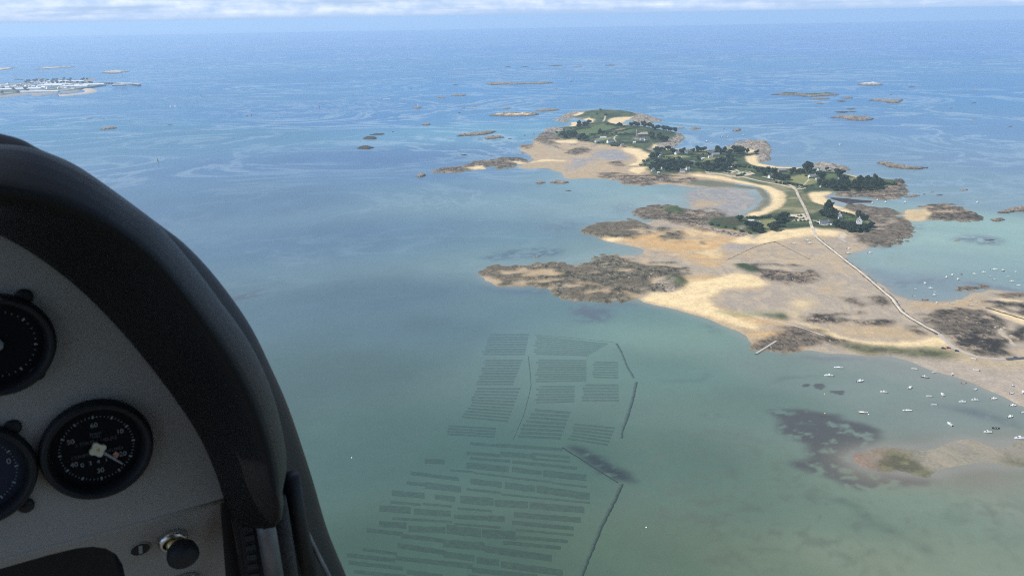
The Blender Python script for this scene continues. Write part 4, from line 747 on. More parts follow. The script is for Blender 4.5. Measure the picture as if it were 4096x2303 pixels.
def grove(s, pts, space, k, label, group=None, cap=60, **kw):
    P = poly(s, pts); rn = random.Random(len(pts) + int(P[0][0])); done = []; tries = 0
    x0, y0 = P.min(0); x1, y1 = P.max(0)
    while tries < 1500 and len(done) < cap:
        tries += 1; x = rn.uniform(x0, x1); y = rn.uniform(y0, y1)
        if not inside(P, np.array([x]), np.array([y]))[0]: continue
        if any((x - a) ** 2 + (y - b_) ** 2 < space * space for a, b_ in done): continue
        done.append((x, y)); tree(x, y, max(hz(x, y) - .3, .3), k, label, group or label, rn, **kw)
def trees_at(s, pts, k, label, group=None, **kw):
    rn = random.Random(int(pts[0][0]))
    for x, y in pts:
        q = at(s, x, y); tree(q.x, q.y, max(hz(q.x, q.y) - .3, .3), k, label, group or label, rn, **kw)
trees_at('K', [(955, 490)], 1.15, 'single round dark tree on the neck of the scrubby headland')
grove('K', [(1100,640),(1250,575),(1400,650),(1440,700),(1280,735),(1180,690)], 8, 1.0, 'dark tree in the clump at the beach end of the scrubby headland')
trees_at('K', [(1690,690),(1620,660),(1770,660),(1700,610),(1800,600)], 1.05, 'dark round tree above the beach beside the pale lawn')
grove('K', [(1720,480),(1850,400),(2010,440),(1980,470),(1880,560),(1800,560)], 8.5, .9, 'dark tree between the pale lawn and the car park')
grove('H', [(460,580),(700,640),(1000,660),(1080,600),(1050,540),(900,500),(640,450),(500,500)], 8.0, .9, 'dark tree in the tall clump behind the long white cottage', cap=26)
trees_at('H', [(750, 420)], 1.5, 'tallest flat-topped tree above the long white cottage')
grove('H', [(1600,640),(1700,580),(1850,620),(1950,700),(1800,700)], 7.5, .95, 'dark tree behind the tall white gabled house')
grove('H', [(900,910),(1000,940),(1250,1000),(1400,1065),(1700,1090),(2000,1060),(2140,960),(2180,880),(2080,840),(1960,960),(1820,985),(1620,975),(1540,900),(1400,850),(1250,850),(1100,850),(950,850)], 7.6, .78, 'dark tree in the belt below the tall white gabled house', cap=46)
grove('I', [(0,270),(120,240),(260,270),(200,330),(100,310),(0,335)], 11, .95, 'dark tree around the small white house near the road bend', cap=12)
grove('I', [(160,410),(330,425),(430,430),(420,380),(250,360)], 10, 1.0, 'dark tree at the roadside edge of the pale meadow', cap=10)
grove('I', [(430,335),(520,345),(460,260),(550,260),(700,275),(800,265),(900,285),(880,305),(700,300)], 11, .85, 'dark tree along the top of the pale meadow', cap=14)
trees_at('I', [(775, 235), (735, 240), (815, 240)], 1.6, 'very tall dark tree by the eastern beach')
trees_at('I', [(1105, 232)], .95, 'lone umbrella-shaped tree in front of the brown rocks')
grove('I', [(930,335),(1050,325),(1040,400),(960,395)], 10, .9, 'dark tree beside the long white farmhouse', cap=8)
trees_at('I', [(1310, 335), (1350, 340), (1280, 338)], 1.35, 'big round tree behind the slate-roofed house')
grove('I', [(1340,430),(1420,415),(1490,430),(1470,445)], 9, 1.05, 'dark round tree against the slate-roofed house', cap=5)
grove('I', [(900,515),(1050,490),(1200,485),(1400,500),(1550,500),(1650,470),(1800,440),(1980,440),(2060,490),(1930,595),(1700,592),(1400,585),(1100,575),(1000,535)], 11.0, 1.15, 'dark tree in the long eastern wood above the cove', cap=52)
trees_at('I', [(2050, 560), (2075, 520)], .8, 'small tree at the tip of the eastern wood')
grove('J', [(340,280),(640,270),(620,245),(400,240)], 13, 1.15, 'dark tree in the row behind the western white cottages', cap=10)
grove('J', [(640,315),(750,325),(740,270)], 12, 1.1, 'tree in the gap between the western cottages', cap=3)
grove('J', [(870,325),(990,315),(960,270)], 12, 1.1, 'dark tree between slate cottage and tall white house', cap=4)
grove('J', [(1140,295),(1300,295),(1400,285),(1380,240)], 13, 1.15, 'dark tree by the middle island strand', cap=6)
grove('J', [(250,425),(420,435),(420,380),(300,370)], 12, 1.1, 'dark tree beside the western beach hedge', cap=5)
grove('J', [(250,650),(380,700),(620,700),(640,640),(560,540),(420,530),(300,580)], 14, 1.15, 'dark tree in the south-western wood of the middle island', cap=15)
grove('J', [(640,680),(870,685),(900,620),(1000,590),(1150,630),(1180,650),(1080,570),(900,540),(700,520),(600,540)], 14, 1.2, 'dark tree in the wood round the white slate-roofed house', cap=18)
grove('J', [(1200,630),(1400,675),(1700,685),(1880,650),(1940,580),(1950,450),(1900,420),(1780,450),(1650,560),(1500,590),(1300,590)], 14, 1.3, 'dark tree in the big central wood of the middle island', cap=30)
grove('J', [(1680,355),(1800,365),(1950,355),(1960,310),(1850,270),(1700,250),(1560,260),(1600,290)], 15, 1.15, 'dark tree behind the large slate house complex', cap=10)
grove('J', [(1970,250),(2130,255),(2170,335),(2000,325)], 14, 1.5, 'tall dark tree at the eastern point of the middle island', cap=6)
trees_at('J', [(2260, 312), (2440, 325), (2470, 322)], 1.0, 'separate tree on the sandy eastern point')
trees_at('J', [(860, 445), (1240, 452), (1460, 365)], .9, 'garden tree standing in the middle island meadows')
grove('L', [(640,355),(820,355),(760,315),(660,320)], 18, 1.3, 'dark tree in the clump by the northern strand', cap=6)
trees_at('L', [(820, 287)], 1.5, 'arched dark tree against the northern beach')
grove('L', [(380,512),(600,505),(590,475),(400,475)], 17, 1.5, 'dark tree in the dense clump west of the big field', cap=8)
grove('L', [(610,540),(720,515),(820,540),(700,557)], 16, 1.35, 'dark tree in the clump above the western sand strip', cap=6)
trees_at('L', [(985, 468), (1030, 464)], 1.35, 'round dark tree at the south edge of the big field')
trees_at('L', [(1270, 332), (1310, 330)], 1.1, 'dark tree at the north edge of the brown field')
grove('L', [(1400,345),(1640,350),(1800,385),(1950,415),(2120,425),(2200,432),(2150,395),(1900,365),(1700,335),(1500,325)], 20, 1.55, 'dark tree in the long northern wood above the chapel', cap=22)
grove('L', [(1740,535),(1840,545),(1820,495)], 16, 1.4, 'dark tree beside the chapel yard', cap=4)
grove('L', [(1880,572),(2060,575),(2040,545),(1930,530)], 17, 1.4, 'dark tree at the shore corner of the northern island', cap=7)
trees_at('L', [(2005, 345)], 1.2, 'tree standing out above the northern wood')
sh = dict(proto=SHR, name='shrub', cat='shrub')
for s, pts, k, lb in [('K', [(1120,420),(1180,418),(1240,425),(1300,428),(1360,430),(1430,425),(1500,420),(1560,415),(1620,400)], 1.5, 'shrub in the hedge along the dune edge of the pale lawn'),
                      ('K', [(2210,392),(2270,390),(2070,430),(2120,435),(2180,440),(2320,445)], .9, 'clipped shrub in the car park by the causeway road'),
                      ('K', [(2020,505),(2090,500),(2160,500),(2260,500),(2340,500),(2420,495)], 1.0, 'shrub along the hedge above the southern beach'),
                      ('H', [(1000,420),(1080,440),(1160,450),(1240,470),(1320,500),(1400,520),(1480,550),(1550,570)], 1.1, 'shrub in the bank behind the cove beach'),
                      ('H', [(330,790),(420,830),(600,800),(700,795),(650,760)], 1.0, 'shrub in front of the long white cottage'),
                      ('I', [(230,470),(300,480),(380,490),(450,490),(520,500),(590,515),(650,520)], 1.6, 'shrub along the lane below the pale meadow'),
                      ('I', [(2080,470),(2130,480),(2180,490),(2230,500),(2270,490)], 1.5, 'low shrub on the rocky eastern point'),
                      ('I', [(640,320),(738,352),(810,385),(870,390),(930,392)], 1.3, 'garden shrub beside the long white farmhouse'),
                      ('J', [(1750,690),(1830,700),(1900,705),(2050,780),(2120,770),(2200,735),(2350,690)], 1.4, 'shrub round the car park by the curved beach'),
                      ('J', [(2000,600),(2100,590),(2200,600),(2300,610),(2420,630),(2500,640),(2550,660),(2480,690)], 2.2, 'scrub on the green neck between two islands'),
                      ('J', [(120,480),(200,460),(60,545),(150,550),(230,560)], 1.8, 'scrub at the western corner of the middle island'),
                      ('J', [(540,400),(640,420),(750,440),(1100,340),(1250,380),(1350,340),(1630,435)], 1.4, 'hedge shrub between the middle island meadows'),
                      ('L', [(1180,622),(1220,625),(1260,628),(1300,622),(960,590),(1040,595)], 2.0, 'shrub above the northern rocky shore'),
                      ('L', [(860,470),(900,480),(1100,460),(1180,470),(1240,450),(1320,470),(1400,455)], 1.9, 'hedge shrub south of the big northern field'),
                      ('L', [(1060,170),(1085,168),(940,165),(1000,90)], 1.9, 'bush on the northern green hill'), ('L', [(300,415),(420,385),(520,370),(590,365)], 1.8, 'shrub along the west edge of the big field'),
                      ('B', [(95,800),(150,810),(210,825),(280,840),(340,855),(400,868)], 1.4, 'scrub bush along the foot of the scrubby headland')]:
    trees_at(s, pts, k, lb, **sh)

# hedges between the fields: one body of leaves each
def hedge(s, pts, wd, ht, label):
    P = [at(s, *p) for p in pts]; c = P[len(P) // 2]; rn = random.Random(int(pts[0][0] * 7)); v = []; f = []; zs_ = hz(c.x, c.y)
    for a, b_ in zip(P, P[1:]):
        for i in range(max(6, int((b_ - a).length * 1.6 * wd))):
            q = a.lerp(b_, rn.random()); z0 = hz(q.x, q.y); lump = .6 + .7 * vnoise(np.array([q.x / 9]), np.array([q.y / 9]), 5)[0]
            q = q + Vector((rn.gauss(0, wd * .4), rn.gauss(0, wd * .4), 0)); q.z = z0 + ht * lump * (.15 + .85 * rn.random() ** .5)
            nrm = Vector((rn.gauss(0, .7), rn.gauss(0, .7), rn.random() + .3)).normalized(); e1 = nrm.orthogonal().normalized(); e2 = nrm.cross(e1); s1 = .55 + .6 * rn.random(); o = Vector((c.x, c.y, 0)); k = len(v)
            v += [q + e1 * s1 - o, q + e2 * s1 - o, q - e1 * s1 - o, q - e2 * s1 - o]; f.append((k, k + 1, k + 2, k + 3))
    me = bpy.data.meshes.new('hedge'); me.from_pydata([tuple(p) for p in v], [], f); me.update(); me.materials.append(M_SHRUB); tag(mobj('hedge', me, None, None, (c.x, c.y, 0)), label, 'hedge', 'hedges between the fields')
for s, pts, wd, ht, lb in [('J', [(480,400),(640,400),(850,440)], 3, 3, 'hedge along the south of the yellow western meadow'), ('J', [(520,360),(760,330),(1060,345),(1380,350)], 3, 3, 'long hedge north of the yellow meadow on the middle island'), ('J', [(980,500),(1180,470),(1280,480)], 3, 3, 'hedge above the dark green meadow'), ('J', [(1280,480),(1480,480),(1700,440)], 3, 3, 'hedge under the bright eastern meadow'), ('J', [(1100,395),(1270,415),(1290,470)], 3, 4, 'hedge between barn and bright meadow'),
                           ('J', [(420,450),(600,470),(760,470),(900,490)], 5, 4, 'thick hedge in front of the south-western wood'), ('J', [(700,240),(900,240),(1130,245)], 4, 3, 'hedge along the middle island strand'), ('J', [(1960,370),(2080,370),(2200,370)], 5, 4, 'thick hedge on the sandy neck of the middle island'),
                           ('L', [(330,470),(450,440),(640,385),(840,360)], 5, 4, 'hedge along the west side of the big northern field'), ('L', [(820,470),(960,460),(1090,420),(1280,370)], 5, 4, 'hedge between big field and brown field'), ('L', [(1120,430),(1300,410),(1480,370),(1600,365)], 5, 3, 'hedge below the brown field'), ('L', [(1080,290),(1200,320),(1400,350)], 6, 5, 'hedge along the top of the brown field'), ('L', [(880,520),(1000,515),(1180,500)], 5, 4, 'hedge above the northern farmhouse'), ('L', [(1250,600),(1450,610),(1640,600),(1760,580)], 7, 5, 'thick scrub hedge along the southern shore of the northern island'), ('L', [(1280,480),(1400,460),(1560,470)], 8, 4, 'thick scrub hedge west of the chapel'),
                           ('I', [(440,480),(560,500),(700,530),(880,520)], 4, 3, 'hedge between the pale meadow and the lane'), ('I', [(560,290),(760,300),(930,310)], 4, 4, 'hedge along the top of the pale meadow'), ('I', [(1050,300),(1180,290),(1290,300)], 4, 3, 'hedge behind the green lawn'), ('I', [(1100,270),(1180,275)], 4, 5, 'clipped block hedge under the umbrella tree'), ('H', [(880,700),(1100,690),(1400,650),(1560,640)], 2, 2, 'hedge along the grey track to the gabled house')]:
    hedge(s, pts, wd, ht, lb)

# ------------------------------------------------------------------ houses
def house(s, x, y, L, W, H, rz, label, roof=M_SLATE, wall=M_RENDER, group='houses on the islands', chim=2, nwin=4, pitch=.85, name='house', cat='house', zz=None):
    q = at(s, x, y); z = (hz(q.x, q.y) if zz is None else zz) - .3; q = at(s, x, y, max(z, 0))
    e = empty(name, (q.x, q.y, z), rz); l, w_, rh = L / 2, W / 2, W / 2 * pitch
    MB().add([(-l,-w_,0),(l,-w_,0),(l,w_,0),(-l,w_,0),(-l,-w_,H),(l,-w_,H),(l,w_,H),(-l,w_,H),(-l,0,H+rh),(l,0,H+rh)], [(0,1,5,4),(2,3,7,6),(1,2,6,9,5),(3,0,4,8,7)]).build('wall', wall, e)
    o = .35; t_ = .18; m = MB()
    for sg in (-1, 1):
        y1 = sg * (w_ + o); z1 = H - o * pitch; m.add([(-l-o,0,H+rh+.02),(l+o,0,H+rh+.02),(l+o,y1,z1),(-l-o,y1,z1),(-l-o,0,H+rh+t_),(l+o,0,H+rh+t_),(l+o,y1,z1+t_),(-l-o,y1,z1+t_)], [(0,1,2,3),(4,7,6,5),(0,4,5,1),(2,6,7,3),(1,5,6,2),(3,7,4,0)])
    rf = m.build('roof', roof, e)
    for sx_ in ((-1, 1) if chim > 1 else (1,) if chim else ()): MB().box(sx_*(l-.6)-.4, sx_*(l-.6)+.4, -.45, .45, H+rh-.5, H+rh+1.1).build('chimney', wall, rf)
    for i in range(nwin):
        xx = -l + L * (i + .5) / nwin
        for sg in (-1, 1):
            y_ = sg * (w_ + .03)
            if sg < 0 and i == nwin // 2: MB().box(xx-.5, xx+.5, y_-.03, y_+.03, .1, 2.2).build('door', M_DOOR, e)
            else: MB().box(xx-.55, xx+.55, y_-.03, y_+.03, 1.0, 2.3).build('window', M_GLASSY, e)
    if H > 4:
        for sg in (-1, 1): MB().box(sg*(l+.03)-.03, sg*(l+.03)+.03, -.55, .55, H-1.2, H+.4).build('window', M_GLASSY, e)
    return tag(e, label, cat, group)
PI = math.pi
house('H', 600, 760, 18, 7, 3.4, .12, 'long low white cottage with grey roof beside the causeway road', nwin=6)
house('H', 770, 722, 5, 4, 2.6, .1, 'small white outbuilding at the end of the long white cottage', chim=0, nwin=1)
house('H', 1740, 775, 10, 9.5, 7.6, 1.25, 'tall white gabled house standing above the eastern rocks', M_PALESLATE, pitch=1.1, nwin=3)
house('H', 1100, 560, 10, 8, 5.5, 1.4, 'slate-roofed house half hidden behind the tall tree clump', M_PALESLATE, pitch=1.2, nwin=3)
house('H', 1140, 605, 9, 4, 2.6, .2, 'low white extension in front of the half hidden slate house', chim=0, nwin=2)
house('H', 1210, 800, 7, 5, 3, .5, 'small white cottage among the trees by the gravel track', chim=1, nwin=2)
house('H', 870, 800, 5, 3.5, 2.4, .3, 'white garden shed at the end of the gravel track', chim=0, nwin=1)
house('I', 130, 355, 9, 7, 5.5, .5, 'white house with slate roof near the bend of the road', nwin=3)
house('I', 850, 350, 18, 8, 5, .35, 'long white farmhouse with pale roof above the yellow meadow', M_PALESLATE, nwin=6)
house('I', 945, 380, 8, 5, 3, .1, 'small white annex beside the long white farmhouse', chim=0, nwin=2)
house('I', 1300, 430, 12, 8, 6, 1.2, 'white house with blue-grey slate roof above the cove wood', nwin=4)
house('I', 1325, 458, 8, 6, 3.2, .3, 'white wing below the blue-grey slate roofed house', chim=1, nwin=2)
house('I', 1870, 490, 13, 9, 5.5, .15, 'hipped slate-roofed house in the eastern wood', M_PALESLATE, nwin=4)
house('I', 330, 250, 18, 9, 5, .1, 'wide brown-roofed stone house by the eastern strand', M_PALESLATE, M_GRANITE, nwin=5)
house('I', 945, 235, 11, 8, 6, 1.0, 'slate house behind the trees by the brown rocks', M_SLATE, nwin=3)
house('I', 1000, 505, 5, 3, 2.2, .6, 'white greenhouse at the west end of the eastern wood', M_PALESLATE, chim=0, nwin=1)
house('I', 1100, 492, 6, 3, 2.2, .9, 'small pale shed in the edge of the eastern wood', M_PALESLATE, chim=0, nwin=1)
house('J', 925, 672, 12, 8, 5.5, -.1, 'white house with slate roof and two chimneys facing the flats', nwin=4)
house('J', 1035, 615, 9, 7, 4, .3, 'slate cottage just right of the two-chimney white house', M_PALESLATE, nwin=2)
house('J', 465, 325, 10, 7, 5, .9, 'white gabled cottage near the western beach', nwin=3)
house('J', 450, 360, 8, 6, 3.5, .3, 'low white cottage below the western gabled cottage', M_PALESLATE, nwin=2)
house('J', 270, 345, 16, 5, 3, 1.0, 'long white shed on the edge of the western beach', M_ROOFWHITE, chim=0, nwin=4)
house('J', 345, 332, 7, 6, 4.5, 1.2, 'white hut beside the long beach shed', M_ROOFWHITE, chim=0, nwin=2)
house('J', 810, 300, 14, 8, 5, .7, 'grey slate cottage with a white gable', M_PALESLATE, nwin=4)
house('J', 1002, 285, 8, 7, 7, 0, 'tall narrow white house north of the meadows', nwin=2)
house('J', 1500, 300, 16, 8, 6, .1, 'large white house with gables by the middle island strand', M_SLATE, nwin=5)
house('J', 1610, 345, 20, 10, 6.5, .2, 'large slate-roofed house complex above the middle meadow', M_PALESLATE, M_GRANITE, nwin=5)
house('J', 1505, 370, 12, 7, 4, .1, 'low slate wing left of the large house complex', M_PALESLATE, nwin=3)
house('J', 1350, 400, 7, 5, 3, .2, 'small white hut alone in the middle meadow', M_ROOFWHITE, chim=0, nwin=2)
house('J', 1080, 480, 26, 7, 3.5, .35, 'long low white-walled barn among hedges', M_PALESLATE, nwin=6)
house('J', 325, 635, 10, 8, 5, .2, 'slate-roofed house in the south-western wood', M_PALESLATE, nwin=3)
house('J', 525, 605, 10, 6, 3.4, .1, 'white cottage in a clearing of the south-western wood', M_ROOFWHITE, nwin=3)
house('J', 430, 690, 5, 4, 2.6, 0, 'tiny white hut above the south-western rocks', M_ROOFWHITE, chim=0, nwin=1)
house('J', 1870, 272, 9, 6, 4.5, .4, 'white cottage under the tall trees at the eastern point', nwin=2)
house('J', 2085, 250, 7, 6, 5, 1.1, 'white gable between the tallest trees of the eastern point', nwin=2)
house('J', 880, 375, 7, 4, 2.6, 0, 'white shed on the yellow meadow of the middle island', M_ROOFWHITE, chim=0, nwin=2)
house('L', 1150, 560, 20, 9, 6, .5, 'white farmhouse with gable, south shore of the northern island', nwin=5)
house('L', 945, 555, 13, 8, 5, .2, 'tan and white cottage west of the northern farmhouse', M_PALESLATE, nwin=3)
house('L', 1040, 492, 20, 6, 3, .05, 'long white shed behind the northern farmhouse', M_ROOFWHITE, chim=0, nwin=5)
house('L', 1660, 525, 14, 8, 4.5, .1, 'white house below the chapel', M_PALESLATE, nwin=3)
house('L', 1715, 532, 10, 7, 4.5, .6, 'slate cottage right of the white house below the chapel', nwin=2)
house('L', 1535, 572, 8, 6, 4, .2, 'little white hut on the scrub slope below the chapel', M_ROOFWHITE, chim=0, nwin=1)
house('L', 1345, 610, 11, 7, 4, .5, 'pale cottage at the end of the northern track', M_PALESLATE, M_GRANITE, nwin=3)
house('K', 1200, 480, 11, 5, 3, -.3, 'white bungalow in the garden behind the scrubby headland', M_ROOFWHITE, chim=0, nwin=3)
house('K', 1350, 505, 8, 4, 2.6, .2, 'small white cabin beside the pale lawn', M_ROOFWHITE, chim=0, nwin=2)
# chapel
ch = house('L', 1660, 455, 34, 12, 7, .25, 'stone chapel with slender bell tower and pale roof on the northern island', M_PALEROCK, M_GRANITE, chim=0, nwin=6, name='chapel', cat='chapel')
MB().box(-20.5, -17.2, -1.8, 1.8, 0, 17).build('bell_tower', M_GRANITE, ch)
MB().add([(-20.6,-1.9,17),(-17.1,-1.9,17),(-17.1,1.9,17),(-20.6,1.9,17),(-18.85,0,26)], [(0,1,4),(1,2,4),(2,3,4),(3,0,4),(3,2,1,0)]).build('spire', M_GRANITE, ch)

# ------------------------------------------------------------------ boats
def hull_mb(L, W, H, sheer=.25, n=11, open_=False, trans=.8):
    rows = []; deck = []
    for i in range(n):
        u = i / (n - 1); x = -L / 2 + L * u; wd = W / 2 * (trans + (1 - trans) * min(1, u * 2.5)) * (1 - max(0, (u - .45) / .55) ** 2.2) + .02; zt = H * (1 + sheer * u * u)
        rows.append([(x, wd, zt), (x, wd * .88, H * .35), (x + (.0 if u < .9 else -.1), wd * .45, -.12), (x, 0, -.2), (x, -wd * .45, -.12), (x, -wd * .88, H * .35), (x, -wd, zt)])
        deck.append((x, wd, zt))
    m = MB().loft(rows); k = len(rows[0]); m.f.append(tuple(range(k)))
    return m, deck
def deck_mb(deck, zoff, inset=.93):
    m = MB(); rows = [[(x, w_ * inset, z + zoff), (x, -w_ * inset, z + zoff)] for x, w_, z in deck]; return m.loft(rows)
def boat_proto(kind, hullm, name, inner=M_DECK):
    e = bpy.data.objects.new(name, None); e.empty_display_size = .2
    if kind == 'motor':
        m, d = hull_mb(6.0, 2.3, .85); m.build('hull', hullm, e, True); deck_mb(d, -.08).build('deck', M_WHITE, e)
        MB().add([(-.6,-.8,.7),(1.3,-.65,.75),(1.3,.65,.75),(-.6,.8,.7),(-.4,-.7,1.75),(.6,-.6,1.75),(.6,.6,1.75),(-.4,.7,1.75)], [(0,1,5,4),(1,2,6,5),(2,3,7,6),(3,0,4,7),(4,5,6,7)]).build('wheelhouse', M_WHITE, e)
        MB().add([(1.24,-.55,.95),(1.24,.55,.95),(.66,.5,1.6),(.66,-.5,1.6)], [(0,1,2,3)]).add([(1.28,-.55,.95),(1.28,.55,.95),(.70,.5,1.6),(.70,-.5,1.6)], [(3,2,1,0)]).build('windscreen', M_GLASSY, e)
        MB().box(-2.6, -.9, -.75, .75, .8, .86).build('cockpit_floor', inner, e); MB().box(-3.3, -2.9, -.2, .2, .1, 1.3).build('outboard', M_RUBBER, e)
    elif kind == 'open':
        m, d = hull_mb(4.6, 1.8, .6); m.build('hull', hullm, e, True); deck_mb(d, -.25, .8).build('floor', inner, e)
        rows = [[(x, w_ * .98, z + .02), (x, w_ * .78, z + .02)] for x, w_, z in d]; rr = [[(x, -w_ * .78, z + .02), (x, -w_ * .98, z + .02)] for x, w_, z in d]
        MB().loft(rows).loft(rr).build('gunwale', M_WHITE if hullm is M_WHITE else hullm, e); MB().box(-.9, -.6, -.7, .7, .45, .5).build('thwart', M_WHITE, e); MB().box(.5, .8, -.65, .65, .45, .5).build('thwart', M_WHITE, e); MB().box(-2.6, -2.25, -.17, .17, .05, 1.0).build('outboard', M_RUBBER, e)
    elif kind in ('sail', 'sailing'):
        m, d = hull_mb(7.5, 2.3, .8, .2, trans=.6); m.build('hull', hullm, e, True); deck_mb(d, -.02, .96).build('deck', M_WHITE, e)
        MB().add([(-.9,-.7,.8),(1.9,-.5,.85),(1.9,.5,.85),(-.9,.7,.8),(-.8,-.6,1.25),(1.3,-.45,1.25),(1.3,.45,1.25),(-.8,.6,1.25)], [(0,1,5,4),(1,2,6,5),(2,3,7,6),(3,0,4,7),(4,5,6,7)]).build('cabin', M_WHITE, e)
        MB().tube([(.9,0,.8),(.9,0,10.2)], [.07,.05], 6).build('mast', M_ALU, e); MB().tube([(.9,0,1.9),(-2.6,0,1.9)], .06, 6).build('boom', M_BLUEBOAT if hullm is M_WOODBOAT else M_ALU, e); MB().box(-3.0, -1.1, -.6, .6, .84, .88).build('cockpit_well', M_DECK, e)
        if kind == 'sailing':
            MB().add([(.8,0,2.1),(-2.5,.15,2.1),(.8,0,10),(.8,.04,2.1),(-2.5,.19,2.1),(.8,.04,10)], [(0,1,2),(5,4,3),(0,3,4,1),(1,4,5,2)]).build('mainsail', M_SAIL, e)
            MB().add([(1.0,0,9.6),(3.7,0,1.1),(1.0,.4,1.6),(1.0,.04,9.6),(3.7,.04,1.1),(1.0,.44,1.6)], [(0,1,2),(5,4,3),(0,3,4,1),(1,4,5,2)]).build('jib', M_SAIL, e)
    elif kind == 'cat':
        for sg in (-1, 1):
            m, d = hull_mb(9, 1.0, .9, .2); m.v = [(a, b_ + sg * 2, c) for a, b_, c in m.v]; m.build('hull', hullm, e, True)
        MB().box(-3.5, 1.5, -2, 2, .75, .95).build('bridge_deck', M_WHITE, e); MB().box(-1.8, 1.0, -1.5, 1.5, .95, 1.7).build('cabin', M_WHITE, e); MB().tube([(1.2,0,.9),(1.2,0,13)], [.1,.07], 6).build('mast', M_ALU, e); MB().tube([(1.2,0,2.2),(-3,0,2.2)], .08, 6).build('boom', M_SAIL, e)
    return e
BP = {'motor': boat_proto('motor', M_WHITE, 'motorboat'), 'open': boat_proto('open', M_WHITE, 'open_boat'), 'opendark': boat_proto('open', M_DARKBOAT, 'open_boat', M_RUBBER), 'openblue': boat_proto('open', M_BLUEBOAT, 'open_boat', M_WHITE),
      'openwood': boat_proto('open', M_WOODBOAT, 'open_boat', M_DECK), 'motordark': boat_proto('motor', M_DARKBOAT, 'motorboat'), 'sail': boat_proto('sail', M_WHITE, 'sailboat'), 'sailwood': boat_proto('sail', M_WOODBOAT, 'sailboat'), 'sailing': boat_proto('sailing', M_WHITE, 'sailboat'), 'cat': boat_proto('cat', M_WHITE, 'catamaran')}
for e in BP.values():                                     # the parts of the patterns: taken along by every copy, removed at the end
    pass
def boat(kind, s, x, y, rz, label, group, k=1.0, sc3=None):
    q = at(s, x, y); z = 0.02
    if xs[0] < q.x < xs[-1] and ys[0] < q.y < ys[-1]: z = max(0.02, hz(q.x, q.y) + .15)
    e = copy_tree(BP[kind]); e.location = (q.x, q.y, z); e.rotation_euler = (random.Random(x).uniform(-.04, .04), 0, rz); k *= 1.22; e.scale = sc3 or (k, k, k)
    return tag(e, label, 'boat', group)
NB = 'boats moored in the near bay'
for kind, s, x, y, rz, k, lb in [
  ('sail','O',425,172,PI-.25,.95,'white sailboat with slanting mast, nearest the stone jetty'), ('motor','O',205,350,PI-.3,1.15,'white motorboat with raised wheelhouse below the jetty sailboat'), ('motor','O',893,478,.25,1.15,'white motorboat with canopy alone in the middle of the near bay'),
  ('motor','O',1420,718,PI-.3,.95,'white motorboat with a buoy at its bow, right of the canopy motorboat'), ('sailwood','O',950,1175,PI-.2,1.05,'varnished orange wooden sailboat beside the dark weed'), ('sail','N',35,952,-.08,1.0,'white sailboat with bare mast right of the orange sailboat'),
  ('motor','N',647,1150,1.75,1.0,'white motorboat pointing away, nearest the near sandbar'), ('opendark','N',1320,1207,-.1,1.2,'black-hulled boat off the edge of the near sandbar'), ('motor','N',1195,1264,PI-.12,1.0,'white boat just above the near sandbar tip'), ('motor','N',1660,1357,PI-.1,1.35,'large white motorboat aground beside the near sandbar'),
  ('openblue','N',1555,592,1.4,1.0,'small pale blue dinghy on the wet beach'), ('openwood','N',853,552,0,1.0,'small brown open boat at the edge of the wet beach'), ('open','N',996,212,2.2,1.0,'white dinghy drawn up on the grass below the shore road'),
  ('open','N',680,428,1.2,1.15,'white dinghy with orange seats on the wet beach'), ('motordark','N',283,466,PI-.4,1.05,'white-decked boat with dark hull near the wet beach edge')]:
    boat(kind, s, x, y, rz, lb, NB, k)
for kind, x, y, rz in [('open',137,346,PI-.5),('open',411,401,.3),('open',1028,371,2.5),('open',1020,645,.6),('motor',73,622,.6),('motor',540,720,1.5),('open',350,742,PI-.25),('open',420,866,PI-.1),('motor',828,827,PI-.12),('motor',1010,799,PI-.1),('motor',1285,782,0),('motor',1560,880,.05),('open',1545,707,.4),('motor',1705,692,1.1),('open',1715,978,.2),('motor',1523,1042,.35)]:
    boat(kind, 'N', x, y, rz, 'small white boat moored off the near wet beach', NB, .95 if kind == 'motor' else 1.1)
EB = 'boats moored east of the causeway'
for kind, x, y, rz, k, lb in [('motor',1580,387,-.3,1.3,'largest white motorboat in the turquoise bay east of the causeway'), ('opendark',945,467,1.2,1.0,'black boat in the turquoise bay east of the causeway'), ('openwood',247,967,0,1.5,'pinkish flat boat on the sand beside the causeway'), ('motordark',1743,398,1.4,1.0,'boat with dark stern right of the largest motorboat')]:
    boat(kind, 'M', x, y, rz, lb, EB, k)
for x, y, rz in [(1990,422,1.4),(1368,433,-.5),(1500,510,.3),(1850,514,-.6),(1577,568,.2),(1190,467,-.3),(765,488,.6),(653,530,.9),(873,568,1.3),(1910,609,-.5),(2050,693,-.5),(238,646,1.5),(340,741,-.5),(425,811,-.5),(420,874,.1),(52,761,.1),(42,891,-.1)]:
    boat('motor' if (x + y) % 3 else 'open', 'M', x, y, rz, 'small white boat afloat in the bay east of the causeway', EB, .95)
for x, y, rz in [(465,1026,1.3),(765,1041,-.4),(1117,976,.5),(1215,1018,0),(1125,1084,-.2)]: boat('open', 'M', x, y, rz, 'small white boat lying on the sand below the weedy wall', 'boats dried out on the eastern sand', 1.15)
boat('cat', 'B', 1120, 158, .1, 'white catamaran with tall mast anchored alone east of the islands', None, 1.1)
for x, y in [(230,97),(350,87),(180,96),(60,131),(97,146)]: boat('motor', 'B', x, y, .5, 'small white boat in the anchorage beyond the middle island', 'boats in the northern anchorage', 1.5)
boat('openwood', 'B', 1185, 620, 0, 'pale flat boat on the dark weed pool of the cove', None, 1.6); boat('motor', 'B', 2205, 614, 1.2, 'white boat alone in the pale eastern bay', None, 1.2)
